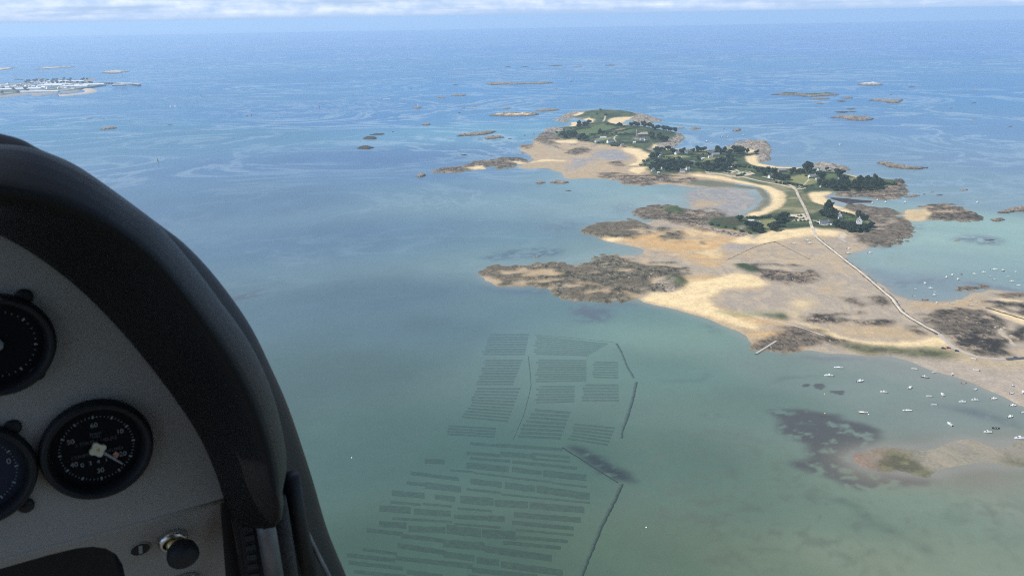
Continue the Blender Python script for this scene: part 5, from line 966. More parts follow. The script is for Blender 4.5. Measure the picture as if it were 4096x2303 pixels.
for x, y in [(1372,621),(1412,597),(1477,614),(1632,614)]: boat('motor', 'B', x, y, 1.0, 'white boat at the mouth of the cove', 'boats at the cove mouth', 1.25)
for x, y in [(755,946),(860,921),(875,941)]: boat('motor', 'B', x, y, -.2, 'white boat dried out on the grey mud left of the causeway', 'boats on the mud below the southern beach', 1.2)
for x, y, lb in [(1187,986,'white boat on the sand just right of the causeway top'), (1182,1021,'little white boat below it beside the causeway'), (1355,1016,'white boat afloat by the eastern weedy rocks')]: boat('motor', 'B', x, y, .1, lb, EB, 1.1)
for s, x, y, lb in [('T2',1010,544,'white sailing boat below the far northern reef row'), ('T2',1185,372,'white sailing boat far out on the pale streak'), ('T2',237,262,'farthest white sailing boat under the horizon'), ('T2',1393,632,'white sailing boat off the long northern islet'), ('T1',1295,553,'white sailing boat right of the harbour'), ('T3',1885,317,'white sailing boat far out at the right')]:
    boat('sailing', s, x, y, .6, lb, 'sailing boats far out', 1.5)
for s, x, y, lb in [('T2',410,727,'speeding white motorboat left of the beacon rock'), ('T1',1870,553,'speeding white motorboat right of the harbour'), ('T3',1020,470,'speeding white motorboat beyond the eastern islets'), ('T3',325,578,'white motorboat among the pale streaks'), ('T1',1605,577,'white motorboat in the harbour approach'), ('T2',1215,337,'white motorboat far beyond the northern reefs')]:
    e = boat('motor', s, x, y, 2.8, lb, 'motor boats under way', 1.8)
    MB().add([(-3,-.7,.03),(-3,.7,.03),(-24,2.6,.03),(-24,-2.6,.03)], [(0,1,2,3)]).build('wake', M_WHITE, e)
rn = random.Random(3)
for x in [1027,1120,1155,1205,1242,1255,1290,1328,1340,1375,1415,1460]: boat('sailing', 'T1', x, 786 + rn.uniform(-5, 5), rn.random() * 6, 'small white sail in the dinghy race off the harbour', 'racing dinghies off the harbour', .95)
def remove_tree(e):
    for c in list(e.children): remove_tree(c)
    bpy.data.objects.remove(e)
# buoys
bm_ = MB().lathe([(.02,-.35),(.42,-.2),(.5,.1),(.35,.42),(.08,.55),(.02,.56)], 12)
for s, x, y, m_, lb in [('O',325,158,M_WHITE,'white mooring buoy at the bow of the jetty sailboat'), ('O',110,338,M_WHITE,'white mooring buoy ahead of the wheelhouse motorboat'), ('O',1352,703,M_WHITE,'white mooring buoy right of the canopy motorboat'), ('O',1083,1205,M_WHITE,'white mooring buoy beside the orange sailboat'), ('O',105,755,M_YELLOW,'yellow buoy below the dark weed patches'), ('O',112,1187,M_YELLOW,'yellow buoy over the large dark weed bed'), ('F',285,798,M_WHITE,'white buoy alone off the oyster beds'), ('F',1905,1180,M_WHITE,'white buoy over the green shallows')]:
    q = at(s, x, y); o = bm_.build('mooring_buoy', m_, None, True, (q.x, q.y, 0)); o.scale = (1.4, 1.4, 1.4); tag(o, lb, 'buoy', 'mooring buoys')
    MB().tube([(0,0,.5),(0,0,.75)], .06, 6).build('ring', M_RUBBER, o)

# ------------------------------------------------------------------ cars
def car(s, x, y, rz, paint_, label, k=1.0):
    q = at(s, x, y); e = empty('parked_car', (q.x, q.y, hz(q.x, q.y) + .1), rz); e.scale = (k, k, k)
    prof = [(-2.1,.3),(-2.15,.75),(-1.9,.95),(.9,1.0),(1.95,.82),(2.1,.6),(2.1,.3)]
    m = MB().loft([[(a, -.85, b_) for a, b_ in prof], [(a, .85, b_) for a, b_ in prof]]); n = len(prof); m.f += [tuple(range(n)), tuple(range(2 * n - 1, n - 1, -1))]; m.build('body', paint_, e)
    MB().add([(-1.9,-.75,.95),(1.0,-.75,.98),(1.0,.75,.98),(-1.9,.75,.95),(-1.5,-.62,1.45),(.25,-.62,1.45),(.25,.62,1.45),(-1.5,.62,1.45)], [(0,1,5,4),(1,2,6,5),(2,3,7,6),(3,0,4,7)]).build('windows', M_GLASSY, e)
    MB().box(-1.55, .3, -.64, .64, 1.44, 1.5).build('roof', paint_, e)
    for a in (-1.3, 1.3):
        for b_ in (-.8, .8): MB().tube([(a, b_ - .1, .32), (a, b_ + .1, .32)], .32, 12).build('wheel', M_RUBBER, e)
    return tag(e, label, 'car', 'cars parked near the shore')
car('N', 555, 64, -.35, M_CARDARK, 'dark blue car parked on the sand, leftmost of the group', 1.15); car('N', 627, 57, -.2, M_REDPAINT, 'dark red car parked between two dark cars', 1.1); car('N', 748, 99, -.25, M_CARDARK, 'black car parked on the sand beside the shore road', 1.1)
car('N', 1590, 185, .1, M_CARSILVER, 'silver car on the shore road at the tarmac edge', 1.25); car('I', 640, 533, .05, M_WHITE, 'white van parked where the lane meets the meadow path', 1.5); car('J', 1870, 675, .3, M_WHITE, 'white van in the car park by the curved beach', 1.8)
car('K', 2265, 445, .1, M_WHITE, 'white van in the car park beside the causeway road', 1.3); car('K', 2115, 508, 0, M_WHITE, 'white camper van under the beach hedge', 1.5); car('K', 2270, 497, .2, M_WHITE, 'white car beside the hedge gap above the beach', 1.1)

# ------------------------------------------------------------------ oyster beds
def awash_mat(name, k):                                   # racks awash: weed and bags under a skin of the local water
    m = bpy.data.materials.new(name); m.use_nodes = True; t = m.node_tree; b = t.nodes['Principled BSDF']; oi = N(t, 'ShaderNodeObjectInfo'); g_ = N(t, 'ShaderNodeNewGeometry')
    n = NOISE(t, g_.outputs['Position'], .22, 5, .65); v_ = N(t, 'ShaderNodeCombineXYZ')
    for i in range(3): t.links.new(MATH(t, 'MULTIPLY_ADD', n, .55, k), v_.inputs[i])
    ml = N(t, 'ShaderNodeVectorMath', operation='MULTIPLY'); t.links.new(oi.outputs['Color'], ml.inputs[0]); t.links.new(v_.outputs[0], ml.inputs[1]); t.links.new(ml.outputs[0], b.inputs['Base Color'])
    b.inputs['Roughness'].default_value = .32; b.inputs['IOR'].default_value = 1.33; return m
M_RACK = awash_mat('weedy_oyster_racks', .42); M_RACK2 = awash_mat('weedy_rack_line', .30)
def sea_col(x, y):
    i = int(np.clip(np.searchsorted(ysea, y), 0, len(ysea) - 1)); j = int(np.clip(np.searchsorted(xsea, x), 0, len(xsea) - 1)); return tuple(float(c) for c in SC[i, j]) + (1.0,)
def rack(corners, label, group, rn, mat_=M_RACK, name='oyster_rack', cat='oyster rack', warp=.12):
    ztop = .02 + .06 * rn.random(); a, b_, c, d = [Vector(p) for p in corners]; n = max(3, int((b_ - a).length / 4)); o = (a + b_ + c + d) / 4; rows = []
    for i in range(n + 1):
        u = i / n; p = a.lerp(b_, u); q = d.lerp(c, u); w_ = (q - p); j1, j2 = (rn.random() - .5) * warp, (rn.random() - .5) * warp; zt = ztop
        p = p + w_ * j1 - o; q = q + w_ * j2 - o; rows.append([(p.x, p.y, -.3), (p.x, p.y, zt), (q.x, q.y, zt), (q.x, q.y, -.3)])
    m = MB().loft(rows); m.f += [(0, 1, 2, 3), (len(m.v) - 1, len(m.v) - 2, len(m.v) - 3, len(m.v) - 4)]
    ob = m.build(name, mat_, None, False, (o.x, o.y, 0)); ob.color = sea_col(o.x, o.y); return tag(ob, label, cat, group)
rn = random.Random(11)
ORD = ['first', 'second', 'third', 'fourth', 'fifth', 'sixth', 'seventh', 'eighth', 'ninth', 'tenth', 'eleventh', 'twelfth', 'thirteenth', 'fourteenth', 'fifteenth', 'sixteenth', 'seventeenth', 'eighteenth', 'nineteenth', 'twentieth', 'twenty-first', 'twenty-second', 'twenty-third', 'twenty-fourth', 'twenty-fifth'] + ['twenty-' + w_ for w_ in ('sixth', 'seventh', 'eighth', 'ninth')] + ['thirtieth'] + ['thirty-' + w_ for w_ in ('first', 'second', 'third', 'fourth', 'fifth', 'sixth', 'seventh', 'eighth', 'ninth')]
for lb, q, nr in [('thin oyster rack row in the far left block of the beds', [(1050,115),(1260,115),(1235,235),(1000,235)], 9), ('thin oyster rack row in the fan-shaped far block of the beds', [(1295,128),(1700,168),(1580,240),(1290,232)], 9), ('thin oyster rack row in the second left block of the beds', [(1020,255),(1225,255),(1170,400),(975,400)], 10),
                  ('thin oyster rack row in the central block of the beds', [(1305,255),(1575,258),(1575,380),(1300,385)], 10), ('thin oyster rack row in the far right block of the beds', [(1620,265),(1750,268),(1750,365),(1615,360)], 7), ('thin oyster rack row in the tapering left block of the beds', [(980,410),(1215,410),(1140,605),(895,580)], 11),
                  ('thin oyster rack row in the lower central block of the beds', [(1310,400),(1510,400),(1510,495),(1290,500)], 7), ('thin oyster rack row in the lower right block of the beds', [(1560,390),(1750,390),(1755,490),(1555,490)], 6), ('oyster rack row in the slanting central block of the beds', [(1290,525),(1490,540),(1430,700),(1190,690)], 8),
                  ('oyster rack row in the block beside the weed bank', [(1510,605),(1735,625),(1690,735),(1480,700)], 6), ('oyster rack row in the short block left of the grassy channel', [(830,615),(1080,630),(1070,690),(800,675)], 4)]:
    (x0, y0), (x1, y1), (x2, y2), (x3, y3) = q
    for i in range(nr):
        lbi = ORD[i] + ' row from the far end of the ' + lb.split(' the ', 1)[1].replace(' of the beds', ' of oyster racks')
        u = (i + .5) / nr; th = ((y3 - y0) / nr) * .32; xa, ya = x0 + (x3 - x0) * u, y0 + (y3 - y0) * u; xb, yb = x1 + (x2 - x1) * u, y1 + (y2 - y1) * u; xa += rn.uniform(-10, 10)
        rack([at('F', xa, ya - th), at('F', xb, yb - th), at('F', xb, yb + th), at('F', xa, ya + th)], lbi, lb, rn)
LB = 'broad dark oyster rack bed in the nearer part of the beds'; LT = 'narrow oyster rack row between the broad nearer beds'
NEAR = [(940,718,1090,732,12),(1080,728,1440,752,16),(920,770,1095,785,14),(1105,775,1290,790,22),(1280,775,1480,796,12),(1280,803,1480,818,9),(690,815,790,820,22),(940,800,1150,815,12),(1170,820,1330,835,14),(1340,835,1520,855,14),(920,838,1145,860,28),(1170,860,1325,882,22),(1340,882,1570,908,30),
    (610,880,870,915,16),(830,865,950,875,9),(960,880,1160,905,9),(1170,907,1380,930,9),(1390,935,1575,958,9),(590,935,690,945,16),(690,948,880,970,30),(940,925,1105,945,26),(1130,948,1290,970,30),(1305,968,1590,1010,32),(920,970,1100,990,11),(1110,997,1350,1022,9),(1360,1022,1590,1044,9),(510,990,680,1005,26),(745,1012,850,1025,24),(885,1025,1060,1040,34),(1075,1045,1250,1057,32),(1265,1058,1560,1085,30),
    (500,1040,660,1055,12),(680,1050,830,1065,11),(870,1075,1050,1090,10),(440,1075,605,1085,30),(630,1090,825,1105,28),(850,1120,1030,1130,20),(1040,1130,1120,1135,26),(1180,1110,1540,1140,24),(510,1130,680,1140,12),(690,1140,830,1150,11),(850,1160,1100,1180,10),(1170,1152,1500,1186,18),(440,1160,580,1170,26),(600,1185,795,1195,28),(810,1190,990,1210,40),(1005,1210,1180,1225,40),(1190,1192,1500,1222,11),(1190,1232,1470,1257,16),
    (370,1195,560,1215,18),(560,1225,780,1252,20),(790,1265,1010,1285,36),(1020,1297,1380,1350,32),(1120,1262,1430,1292,16),(540,1277,790,1318,24),(790,1325,955,1350,28),(975,1360,1090,1375,30),(1110,1382,1440,1430,30),(350,1300,530,1325,14),(260,1332,520,1360,20),(530,1347,770,1375,20),(780,1375,945,1395,24),(950,1412,1090,1430,24),(1100,1428,1300,1450,22),(270,1372,560,1405,18),(590,1422,780,1450,22),(300,1422,580,1450,16),(1120,1460,1420,1500,26),(560,1470,900,1510,24),(930,1450,1080,1475,24)]
def _ln(q): return (q[1] + q[3]) / 2 - .115 * (q[0] + q[2]) / 2
NEAR.sort(key=_ln); lines = []
for q in NEAR:
    if lines and _ln(q) - _ln(lines[-1][0]) < 15: lines[-1].append(q)
    else: lines.append([q])
for li, ln_ in enumerate(lines):
    for ci, (x0, y0, x1, y1, th) in enumerate(sorted(ln_)):
        th = th * 1.2; x0 -= 4; x1 += 4
        big_ = th > 20; base = ('broad dark oyster bed' if big_ else 'narrow oyster rack row')
        rack([at('F', x0, y0 - th / 2), at('F', x1, y1 - th / 2), at('F', x1, y1 + th / 2), at('F', x0, y0 + th / 2)], base + ', ' + ORD[ci] + ' from the hood side in the ' + ORD[li] + ' of the nearer lines', LB if big_ else LT, rn)
for pts, hw, lb in [([(1740,170),(1765,215),(1800,300),(1835,360)], 1.5, 'dark weedy stone line at the far right corner of the oyster beds'), ([(1850,380),(1830,470),(1800,570),(1772,640),(1765,690)], 1.7, 'dark weedy stone line down the right side of the oyster beds'), ([(1770,940),(1740,1010),(1690,1110),(1650,1190),(1610,1290),(1575,1370),(1545,1450)], 1.6, 'dark weedy stone line running out at the bottom right of the beds'),
                    ([(1440,740),(1520,790),(1620,855),(1700,905),(1750,935)], .8, 'thin dark line along the weed bank beside the oyster beds'), ([(1255,240),(1265,330),(1270,400),(1260,450),(1230,560),(1170,700)], .5, 'thin dark line down the channel between the oyster blocks'), ([(1290,123),(1450,135),(1740,165)], .6, 'thin dark line along the far edge of the oyster beds')]:
    ribbon('weedy_line', [at('F', *p)[:2] for p in pts], hw, M_RACK2, z=.035, label=lb, cat='stone line', group='weedy lines round the oyster beds', jit=.5, step=3, thick=.4)

# ------------------------------------------------------------------ beacons and the white marks on the rocks
def beacon(s, x, y, h, m_, label, z=0.0):
    q = at(s, x, y); e = empty('sea_beacon', (q.x, q.y, z)); MB().lathe([(2.2,-.5),(2.2,1.2),(1.5,1.6)], 12).build('base', M_GRANITE, e, True); MB().lathe([(1.5,1.5),(.9,h),(.05,h)], 12).build('tower', m_, e, True); MB().lathe([(.05,h),(.1,h+.8),(.7,h+.9),(.05,h+2.2)], 8).build('topmark', m_, e)
    return tag(e, label, 'beacon', 'channel beacons')
for s, x, y, h, m_, lb in [('T1',1480,712,11,M_BEACON,'dark beacon right of the racing dinghies'), ('T1',1850,853,9,M_BEACON,'dark beacon standing on a low rock'), ('T1',2352,799,13,M_BEACONRED,'reddish beacon tower in the open channel'), ('T1',2280,634,9,M_BEACON,'dark beacon on the left of the far pair'), ('T1',2408,584,9,M_BEACON,'dark beacon on the right of the far pair'), ('T1',903,566,16,M_BEACON,'dark beacon tower beyond the harbour jetty'), ('T2',207,703,10,M_BEACON,'dark beacon west of the flat brown rock'), ('T1',505 * 1.84,118 * 1.84 + 900,1,M_BEACON,'')]:
    if lb: beacon(s, x, y, h, m_, lb)
beacon('F0', 632, 648, 9, M_BEACON, 'dark beacon in the near blue water left of centre')
beacon('T2', 685, 790, 10, M_WHITE, 'white beacon on the small cone-shaped rock', 3.0)

# ------------------------------------------------------------------ the harbour town far to the left
land = [(-60,250),(0,232),(280,237),(500,207),(640,192),(900,178),(1000,165),(1200,182),(1350,182),(1480,147),(1610,155),(1600,190),(1450,215),(1600,222),(1640,265),(1360,350),(1330,380),(900,420),(640,450),(560,420),(300,450),(0,480),(-60,480)]
P = poly('R', land); gx = np.arange(P[:,0].min(), P[:,0].max(), 12.0); gy = np.arange(P[:,1].min(), P[:,1].max(), 16.0); x, y = np.meshgrid(gx, gy)
m = inside(P, x + (fbm(x, y, 120, 5) - .5) * 60, y + (fbm(x, y, 120, 8) - .5) * 80).astype(float); bl = blur(m, 3, 3); nn = fbm(x, y, 90, 14)
PH = np.where(m > 0, .6 + 5 * bl ** 2 * (.6 + .8 * nn), -.8); cc = lerp(c3(.30, .25, .21) + 0 * x[..., None], lerp(c3(.30, .29, .29), c3(.09, .11, .06), smooth01(nn, .5, .6)), smooth01(bl, .5, .8))
tag(mobj('mainland_ground', grid_mesh('mainland_ground', np.stack([x, y, PH], -1), (m[:-1,:-1] + m[1:,:-1] + m[:-1,1:] + m[1:,1:]) > 0, np.concatenate([cc, np.zeros(x.shape + (1,))], -1)), M_GROUND), 'low mainland point carrying the harbour town', None, None, 'structure')
def pz(q):
    i = min(max(np.searchsorted(gy, q.y) - 1, 0), len(gy) - 1); j = min(max(np.searchsorted(gx, q.x) - 1, 0), len(gx) - 1); return max(float(PH[i, j]), .6)
def phouse(x, y, L, W, H, rz, label, roof, wall=M_RENDER, group='town houses by the harbour', **kw):
    q = at('R', x, y); return house('R', x, y, L, W, H, rz, label, roof, wall, group, chim=0, zz=pz(q), **kw)
for x, y, L, W, H, rz, lb in [(870,290,150,40,9,.05,'long grey warehouse, left of the two at the harbour'), (1025,275,180,45,10,.03,'long grey warehouse, right of the two at the harbour'), (140,350,200,40,7,.05,'long pale shed above the western harbour shore'), (690,385,210,30,6,.04,'long white quay shed beside the marina'), (1530,272,190,45,8,.08,'white ferry terminal building at the pier'), (1065,215,90,40,8,.1,'large white block below the town ridge'), (1310,295,150,50,7,.05,'wide white market hall by the dark quay'), (545,335,120,50,6,.1,'pale flat hall in the middle of the harbour town'), (1230,218,170,40,8,.02,'long white block along the town ridge')]:
    phouse(x, y, L, W, H, rz, lb, M_ROOFWHITE, M_RENDER, 'harbour sheds', pitch=.25, nwin=8, name='harbour_shed', cat='shed')
rn = random.Random(21)
for i in range(95):
    x = rn.uniform(20, 1400); y = rn.uniform(205, 330)
    if not inside(P, *[np.array([c]) for c in at('R', x, y)[:2]])[0]: continue
    phouse(x, y, rn.uniform(14, 30), rn.uniform(10, 16), rn.uniform(5, 9), rn.random() * 3, 'pale house in the harbour town', [M_SLATE, M_PALESLATE, M_ROOFWHITE][i % 3], nwin=2)
tw = MB(); tw0 = at('R', 700, 300)
for i in range(60):
    x = rn.uniform(-20, 1580); y = rn.choice([rn.uniform(185, 260), rn.uniform(340, 430) if x < 480 else rn.uniform(170, 210)]); q = at('R', x, y)
    if not inside(P, np.array([q.x]), np.array([q.y]))[0]: continue
    me = PORT[i % 2][1]; k = 1.4 + .6 * rn.random(); a = rn.random() * 6.28; ca, sa = math.cos(a) * k, math.sin(a) * k
    tw.add([(q.x - tw0.x + v_.co.x * ca - v_.co.y * sa, q.y - tw0.y + v_.co.x * sa + v_.co.y * ca, pz(q) - .3 + v_.co.z * k) for v_ in me.vertices], [tuple(f_.vertices) for f_ in me.polygons])
tm = tw.mesh('town_foliage'); tag(mobj('town_foliage', tm, M_PORTLEAF, None, (tw0.x, tw0.y, 0)), 'far-off trees scattered through the harbour town', None, None, 'stuff')
for i in range(75):
    u = rn.random(); x = 650 + u * 680; y = rn.uniform(395, 450 - u * 30); q = at('R', x, y); e = copy_tree(BP['sail' if i % 3 else 'motor']); e.location = (q.x, q.y, .7 if inside(P, np.array([q.x]), np.array([q.y]))[0] else .02); e.rotation_euler = (0, 0, rn.choice([.4, .4 + PI])); e.scale = (1.7,) * 3; tag(e, 'white yacht berthed in the harbour marina', 'boat', 'yachts in the marina')
ribbon('breakwater', [at('R', *p)[:2] for p in [(1000,450),(1200,438),(1330,425),(1480,405),(1560,385),(1560,350),(1500,335)]], 16, M_PALEROCK, z=6, skirt=18, label='pale rubble breakwater curling round the marina', cat='breakwater', jit=.3, step=20)
ribbon('dark_quay', [at('R', *p)[:2] for p in [(1340,348),(1500,322),(1650,295),(1795,270)]], 10, M_BEACON, z=8, label='dark quay wall running out from the ferry terminal', cat='quay', step=40)
jt = [at('R', *p)[:2] for p in [(1640,255),(1830,245),(2020,243),(2220,255),(2400,280)]]
jo = ribbon('harbour_jetty', jt, 10, M_PALEROCK, z=12, label='long pale jetty on dark piers, farthest out of the harbour', cat='jetty', step=40, thick=2.5)
for i in range(14):
    u = i / 13 * 4; k = min(int(u), 3); a, b_ = Vector(jt[k]), Vector(jt[k + 1]); q = a.lerp(b_, u - k) - Vector(jo.location[:2]); MB().box(q.x - 5, q.x + 5, q.y - 11, q.y + 11, -.5, 9.4).build('pier', M_BEACON, jo)
for x, y, L in [(2040,238,60),(2180,242,70),(2050,262,80)]:
    q = at('R', x, y); house('R', x, y + 12, L, 14, 7, .05, 'white ferry shed on the long jetty' if L != 80 else 'dark ferry shed under the long jetty', M_ROOFWHITE, M_RENDER if L != 80 else M_BEACON, 'jetty sheds', chim=0, zz=12.2, pitch=.25, nwin=6, name='jetty_shed', cat='shed')
for e in BP.values(): remove_tree(e)

# ------------------------------------------------------------------ the cockpit round the camera
# panel frame: U to the right along the panel, V up it, W out of it towards the seat
yw, pt, ql = R(32.13), R(-1.77), R(2.32)
Mr = Matrix.Rotation(yw, 3, 'Z') @ Matrix.Rotation(pt, 3, 'X') @ Matrix.Rotation(ql, 3, 'Y')
CU, CN, CV = Mr.col[0].copy(), Mr.col[1].copy(), Mr.col[2].copy(); CW = -CN
PD = 0.7475; ORG = EYE + ray(387.9, 1787.3) * PD
ck = bpy.data.objects.new('aircraft_cockpit', None); col.objects.link(ck); ck.empty_display_size = .05
ck.matrix_world = Matrix(((CU.x, CV.x, CW.x, ORG.x), (CU.y, CV.y, CW.y, ORG.y), (CU.z, CV.z, CW.z, ORG.z), (0, 0, 0, 1)))
tag(ck, 'dark light-aircraft cockpit with grey instrument panel under a black padded hood', 'cockpit')
def cq(px, py, w_=0.0):
    """point of the panel frame w_ metres in front of the panel, on the sight line of a sheet position"""
    d = ray(px, py); t_ = ((ORG + CW * w_) - EYE).dot(CW) / d.dot(CW); p = EYE + d * t_ - ORG
    return Vector((p.dot(CU), p.dot(CV), p.dot(CW)))
M_PANEL = mat('grey_panel_paint', (.32, .300, .277), .6, spec=.25, grain=.10, scale=900, bump=.25, bscale=1500)
M_HOOD = mat('black_padded_vinyl', (.0045, .0045, .0050), .45, spec=.28, grain=.2, scale=60, bump=.25, bscale=900)
M_BLACK = mat('matt_black_plastic', (.010, .010, .011), .55, spec=.35, grain=.2, scale=80)
M_DIAL = mat('dial_black', (.004, .005, .008), .6, spec=.12, grain=.15, scale=40)
M_DIALBLUE = mat('dial_blue', (.012, .018, .035), .6, spec=.3, grain=.15, scale=40)
M_MARK = mat('dial_white', (.27, .28, .285), .7, grain=.06, scale=200)
M_FAINT = mat('dial_grey_print', (.085, .085, .09), .7, grain=.1, scale=200)
M_HUB = mat('cream_enamel', (.62, .58, .42), .6, grain=.08, scale=200)
M_PINK = mat('faded_red_lacquer', (.50, .26, .20), .7, grain=.3, scale=250)
M_CHROME = mat('chromed_steel', (.62, .61, .60), .22, metal=1.0, grain=.05, scale=50)
M_BRASS = mat('brass', (.55, .42, .18), .35, metal=.9, grain=.1, scale=80)
M_KNOB = mat('black_knob', (.018, .018, .020), .6, spec=.35, grain=.15, scale=90, bump=.15, bscale=600)
M_STEEL = mat('brushed_tube', (.17, .175, .19), .5, metal=.7, grain=.2, scale=70)
M_SLEEVE = mat('knurled_sleeve', (.05, .05, .052), .7, grain=.4, scale=300, bump=.6, bscale=500)
M_TRIM = mat('grey_cabin_trim', (.13, .12, .11), .85, grain=.1, scale=30)
M_SILL = mat('cockpit_sill_trim', (.006, .006, .007), .5, spec=.35, grain=.2, scale=50)
def smoothc(pts, n):
    """Catmull-Rom through pts, n samples"""
    pts = [Vector(p) for p in pts]; out = []; m = len(pts) - 1
    for i in range(n):
        u = i / (n - 1) * m; k = min(int(u), m - 1); f = u - k; p0, p1, p2, p3 = pts[max(k - 1, 0)], pts[k], pts[k + 1], pts[min(k + 2, m)]
        out.append(.5 * ((2 * p1) + (p2 - p0) * f + (2 * p0 - 5 * p1 + 4 * p2 - p3) * f * f + (3 * p1 - p0 - 3 * p2 + p3) * f ** 3))
    return out
def extrude_outline(pts, d, name, mat_, parent, z0=0.0, smooth=False):
    n = len(pts); m = MB(); m.add([(p[0], p[1], (p[2] if len(p) > 2 else 0) + z0) for p in pts] + [(p[0], p[1], (p[2] if len(p) > 2 else 0) + z0 - d) for p in pts], [tuple(range(n)), tuple(range(2 * n - 1, n - 1, -1))] + [(i, (i + 1) % n, n + (i + 1) % n, n + i) for i in range(n)])
    return m.build(name, mat_, parent, smooth)
INN = [(-260,880),(-120,885),(0,930),(162,1023),(324,1148),(473,1297),(598,1446),(710,1596),(797,1733),(859,1870),(897,1988)]
LIP = [(-260,780),(-120,785),(0,815),(187,850),(411,945),(560,1060),(697,1222),(809,1384),(922,1571),(996,1758),(1045,1935)]
OUT = [(-260,600),(-120,585),(0,583),(125,598),(249,645),(374,712),(498,801),(623,894),(747,1033),(872,1197),(996,1372),(1083,1558),(1133,1745),(1146,1870),(1128,1962)]
NS = 72
inn = smoothc([cq(x, y, 0.0) for x, y in INN], NS)
lip = smoothc([cq(x, y, .105) for x, y in LIP], NS)
out_ = smoothc([cq(x, y, .075) for x, y in OUT], NS)
# panel: everything inside the hood, down to its folded lower edge
edge = [cq(897, 1990), cq(560, 2085), cq(300, 2152), cq(0, 2232), cq(-300, 2310)]
pan = [v_.copy() for v_ in inn] + edge
pan = [Vector((v_.x + (.012 if i < NS else 0), v_.y + (.008 if i < NS else 0), 0)) for i, v_ in enumerate(pan)]
panel = extrude_outline(pan, .003, 'instrument_panel', M_PANEL, ck)
# rounded folded lip of the panel
MB().tube([p + Vector((0, -.002, -.003)) for p in [cq(905, 1988), cq(560, 2085), cq(300, 2152), cq(0, 2232), cq(-300, 2310)]], .0035, 8).build('panel_fold', M_PANEL, ck, True)
# lower panel, sloping away, with a round-cornered opening
def cl_(px, py):                                            # sight line onto the sloping lower panel
    d = ray(px, py); n_l = Vector((0, -.42, .9)).normalized(); p0 = cq(560, 2090) + Vector((0, 0, -.010)); o_l = Vector(((EYE - ORG).dot(CU), (EYE - ORG).dot(CV), (EYE - ORG).dot(CW))); d_l = Vector((d.dot(CU), d.dot(CV), d.dot(CW)))
    return o_l + d_l * ((p0 - o_l).dot(n_l) / d_l.dot(n_l)), n_l
hole = [(-300,2350),(-100,2300),(40,2262),(180,2222),(300,2192),(370,2184),(425,2192),(465,2215),(490,2255),(502,2310),(508,2400)]
lowp = [(-300,2285),(0,2210),(300,2130),(560,2062),(890,1972),(905,2100),(925,2303),(945,2420),(700,2420)] 
extrude_outline([cl_(*p)[0] for p in lowp[:-1]] + [cl_(x, y)[0] for x, y in reversed(hole)], .003, 'lower_panel', M_PANEL, ck)
hb = [cl_(x, y)[0] for x, y in hole]; MB().loft([[p for p in hb], [p + Vector((0, 0, -.25)) for p in hb]]).build('opening_edge', M_BLACK, ck, True)
# padded hood: a roll swept round the panel
ce = Vector(((EYE - ORG).dot(CU), (EYE - ORG).dot(CV), (EYE - ORG).dot(CW)))
def behind(p, dw, inward, k):                               # a point further forward that stays below the edge seen from the seat
    d = (p - ce); return p + d * (dw / d.z) + inward * k
rows = []
for i in range(NS):
    a, l, o = inn[i], lip[i], out_[i]
    nose = l.lerp(o, .42) + Vector((0, 0, .022)); mid = a.lerp(l, .5) + (a - o) * -.04; iv = (a - o); iv.z = 0; iv.normalize(); back = behind(o, -.04, iv, .010); far = behind(o, -.22, iv, .07)
    ctrl = [a + Vector((0, 0, -.012)), a + Vector((0, 0, .012)), mid, l, nose, o, back, far]
    rows.append(smoothc(ctrl, 30))
hm = MB().loft(rows); n = 30
# rounded end of the roll
endc = sum((Vector(p) for p in rows[-1]), Vector()) / n; prev = rows[-1]; r0_ = len(hm.v)
base_dir = (rows[-1][12] - rows[-4][12]).normalized()
for s_, k_ in ((.95, .010), (.80, .020), (.5, .027), (.02, .029)):
    cur = [endc + (Vector(p) - endc) * s_ + base_dir * k_ for p in rows[-1]]; hm.loft([prev, cur]); prev = cur
hood = hm.build('padded_hood', M_HOOD, ck, True)
bmx = bmesh.new(); bmx.from_mesh(hood.data); bmesh.ops.remove_doubles(bmx, verts=bmx.verts, dist=1e-5); bmesh.ops.recalc_face_normals(bmx, faces=bmx.faces); bmx.to_mesh(hood.data); bmx.free()
hood.data.polygons.foreach_set('use_smooth', [True] * len(hood.data.polygons))
# canopy sill: the dark rim behind and outside the hood
SIL = [(-260,505),(-120,515),(0,537),(90,562),(162,600),(300,660),(450,760),(623,888),(747,985),(872,1122),(996,1297),(1083,1471),(1158,1645),(1245,1907),(1307,2118),(1382,2303),(1440,2460)]
sil = smoothc([cq(x, y, -.06) for x, y in SIL], NS)
INS = [(-260,700),(-120,700),(0,710),(100,720),(200,740),(330,800),(470,890),(600,990),(720,1120),(830,1280),(930,1450),(1010,1620),(1070,1800),(1120,2000),(1160,2160),(1200,2330),(1230,2480)]
ins = smoothc([cq(x, y, -.02) for x, y in INS], NS)
rows = [smoothc([ins[i] + Vector((0, 0, -.05)), ins[i], ins[i].lerp(sil[i], .55) + Vector((0, 0, .004)), sil[i], behind(sil[i], -.03, (ins[i] - sil[i]).normalized(), .006), behind(sil[i], -.08, (ins[i] - sil[i]).normalized(), .03)], 16) for i in range(NS)]
MB().loft(rows).build('canopy_sill', M_SILL, ck, True)
tr_ = smoothc([cq(1225, 2120, .0), cq(1268, 2210, .0), cq(1330, 2330, .0)], 12); MB().tube(tr_, .0022, 8).build('sill_highlight_strip', M_STEEL, ck, True)  # bright strip modelled in place of the highlight along the sill
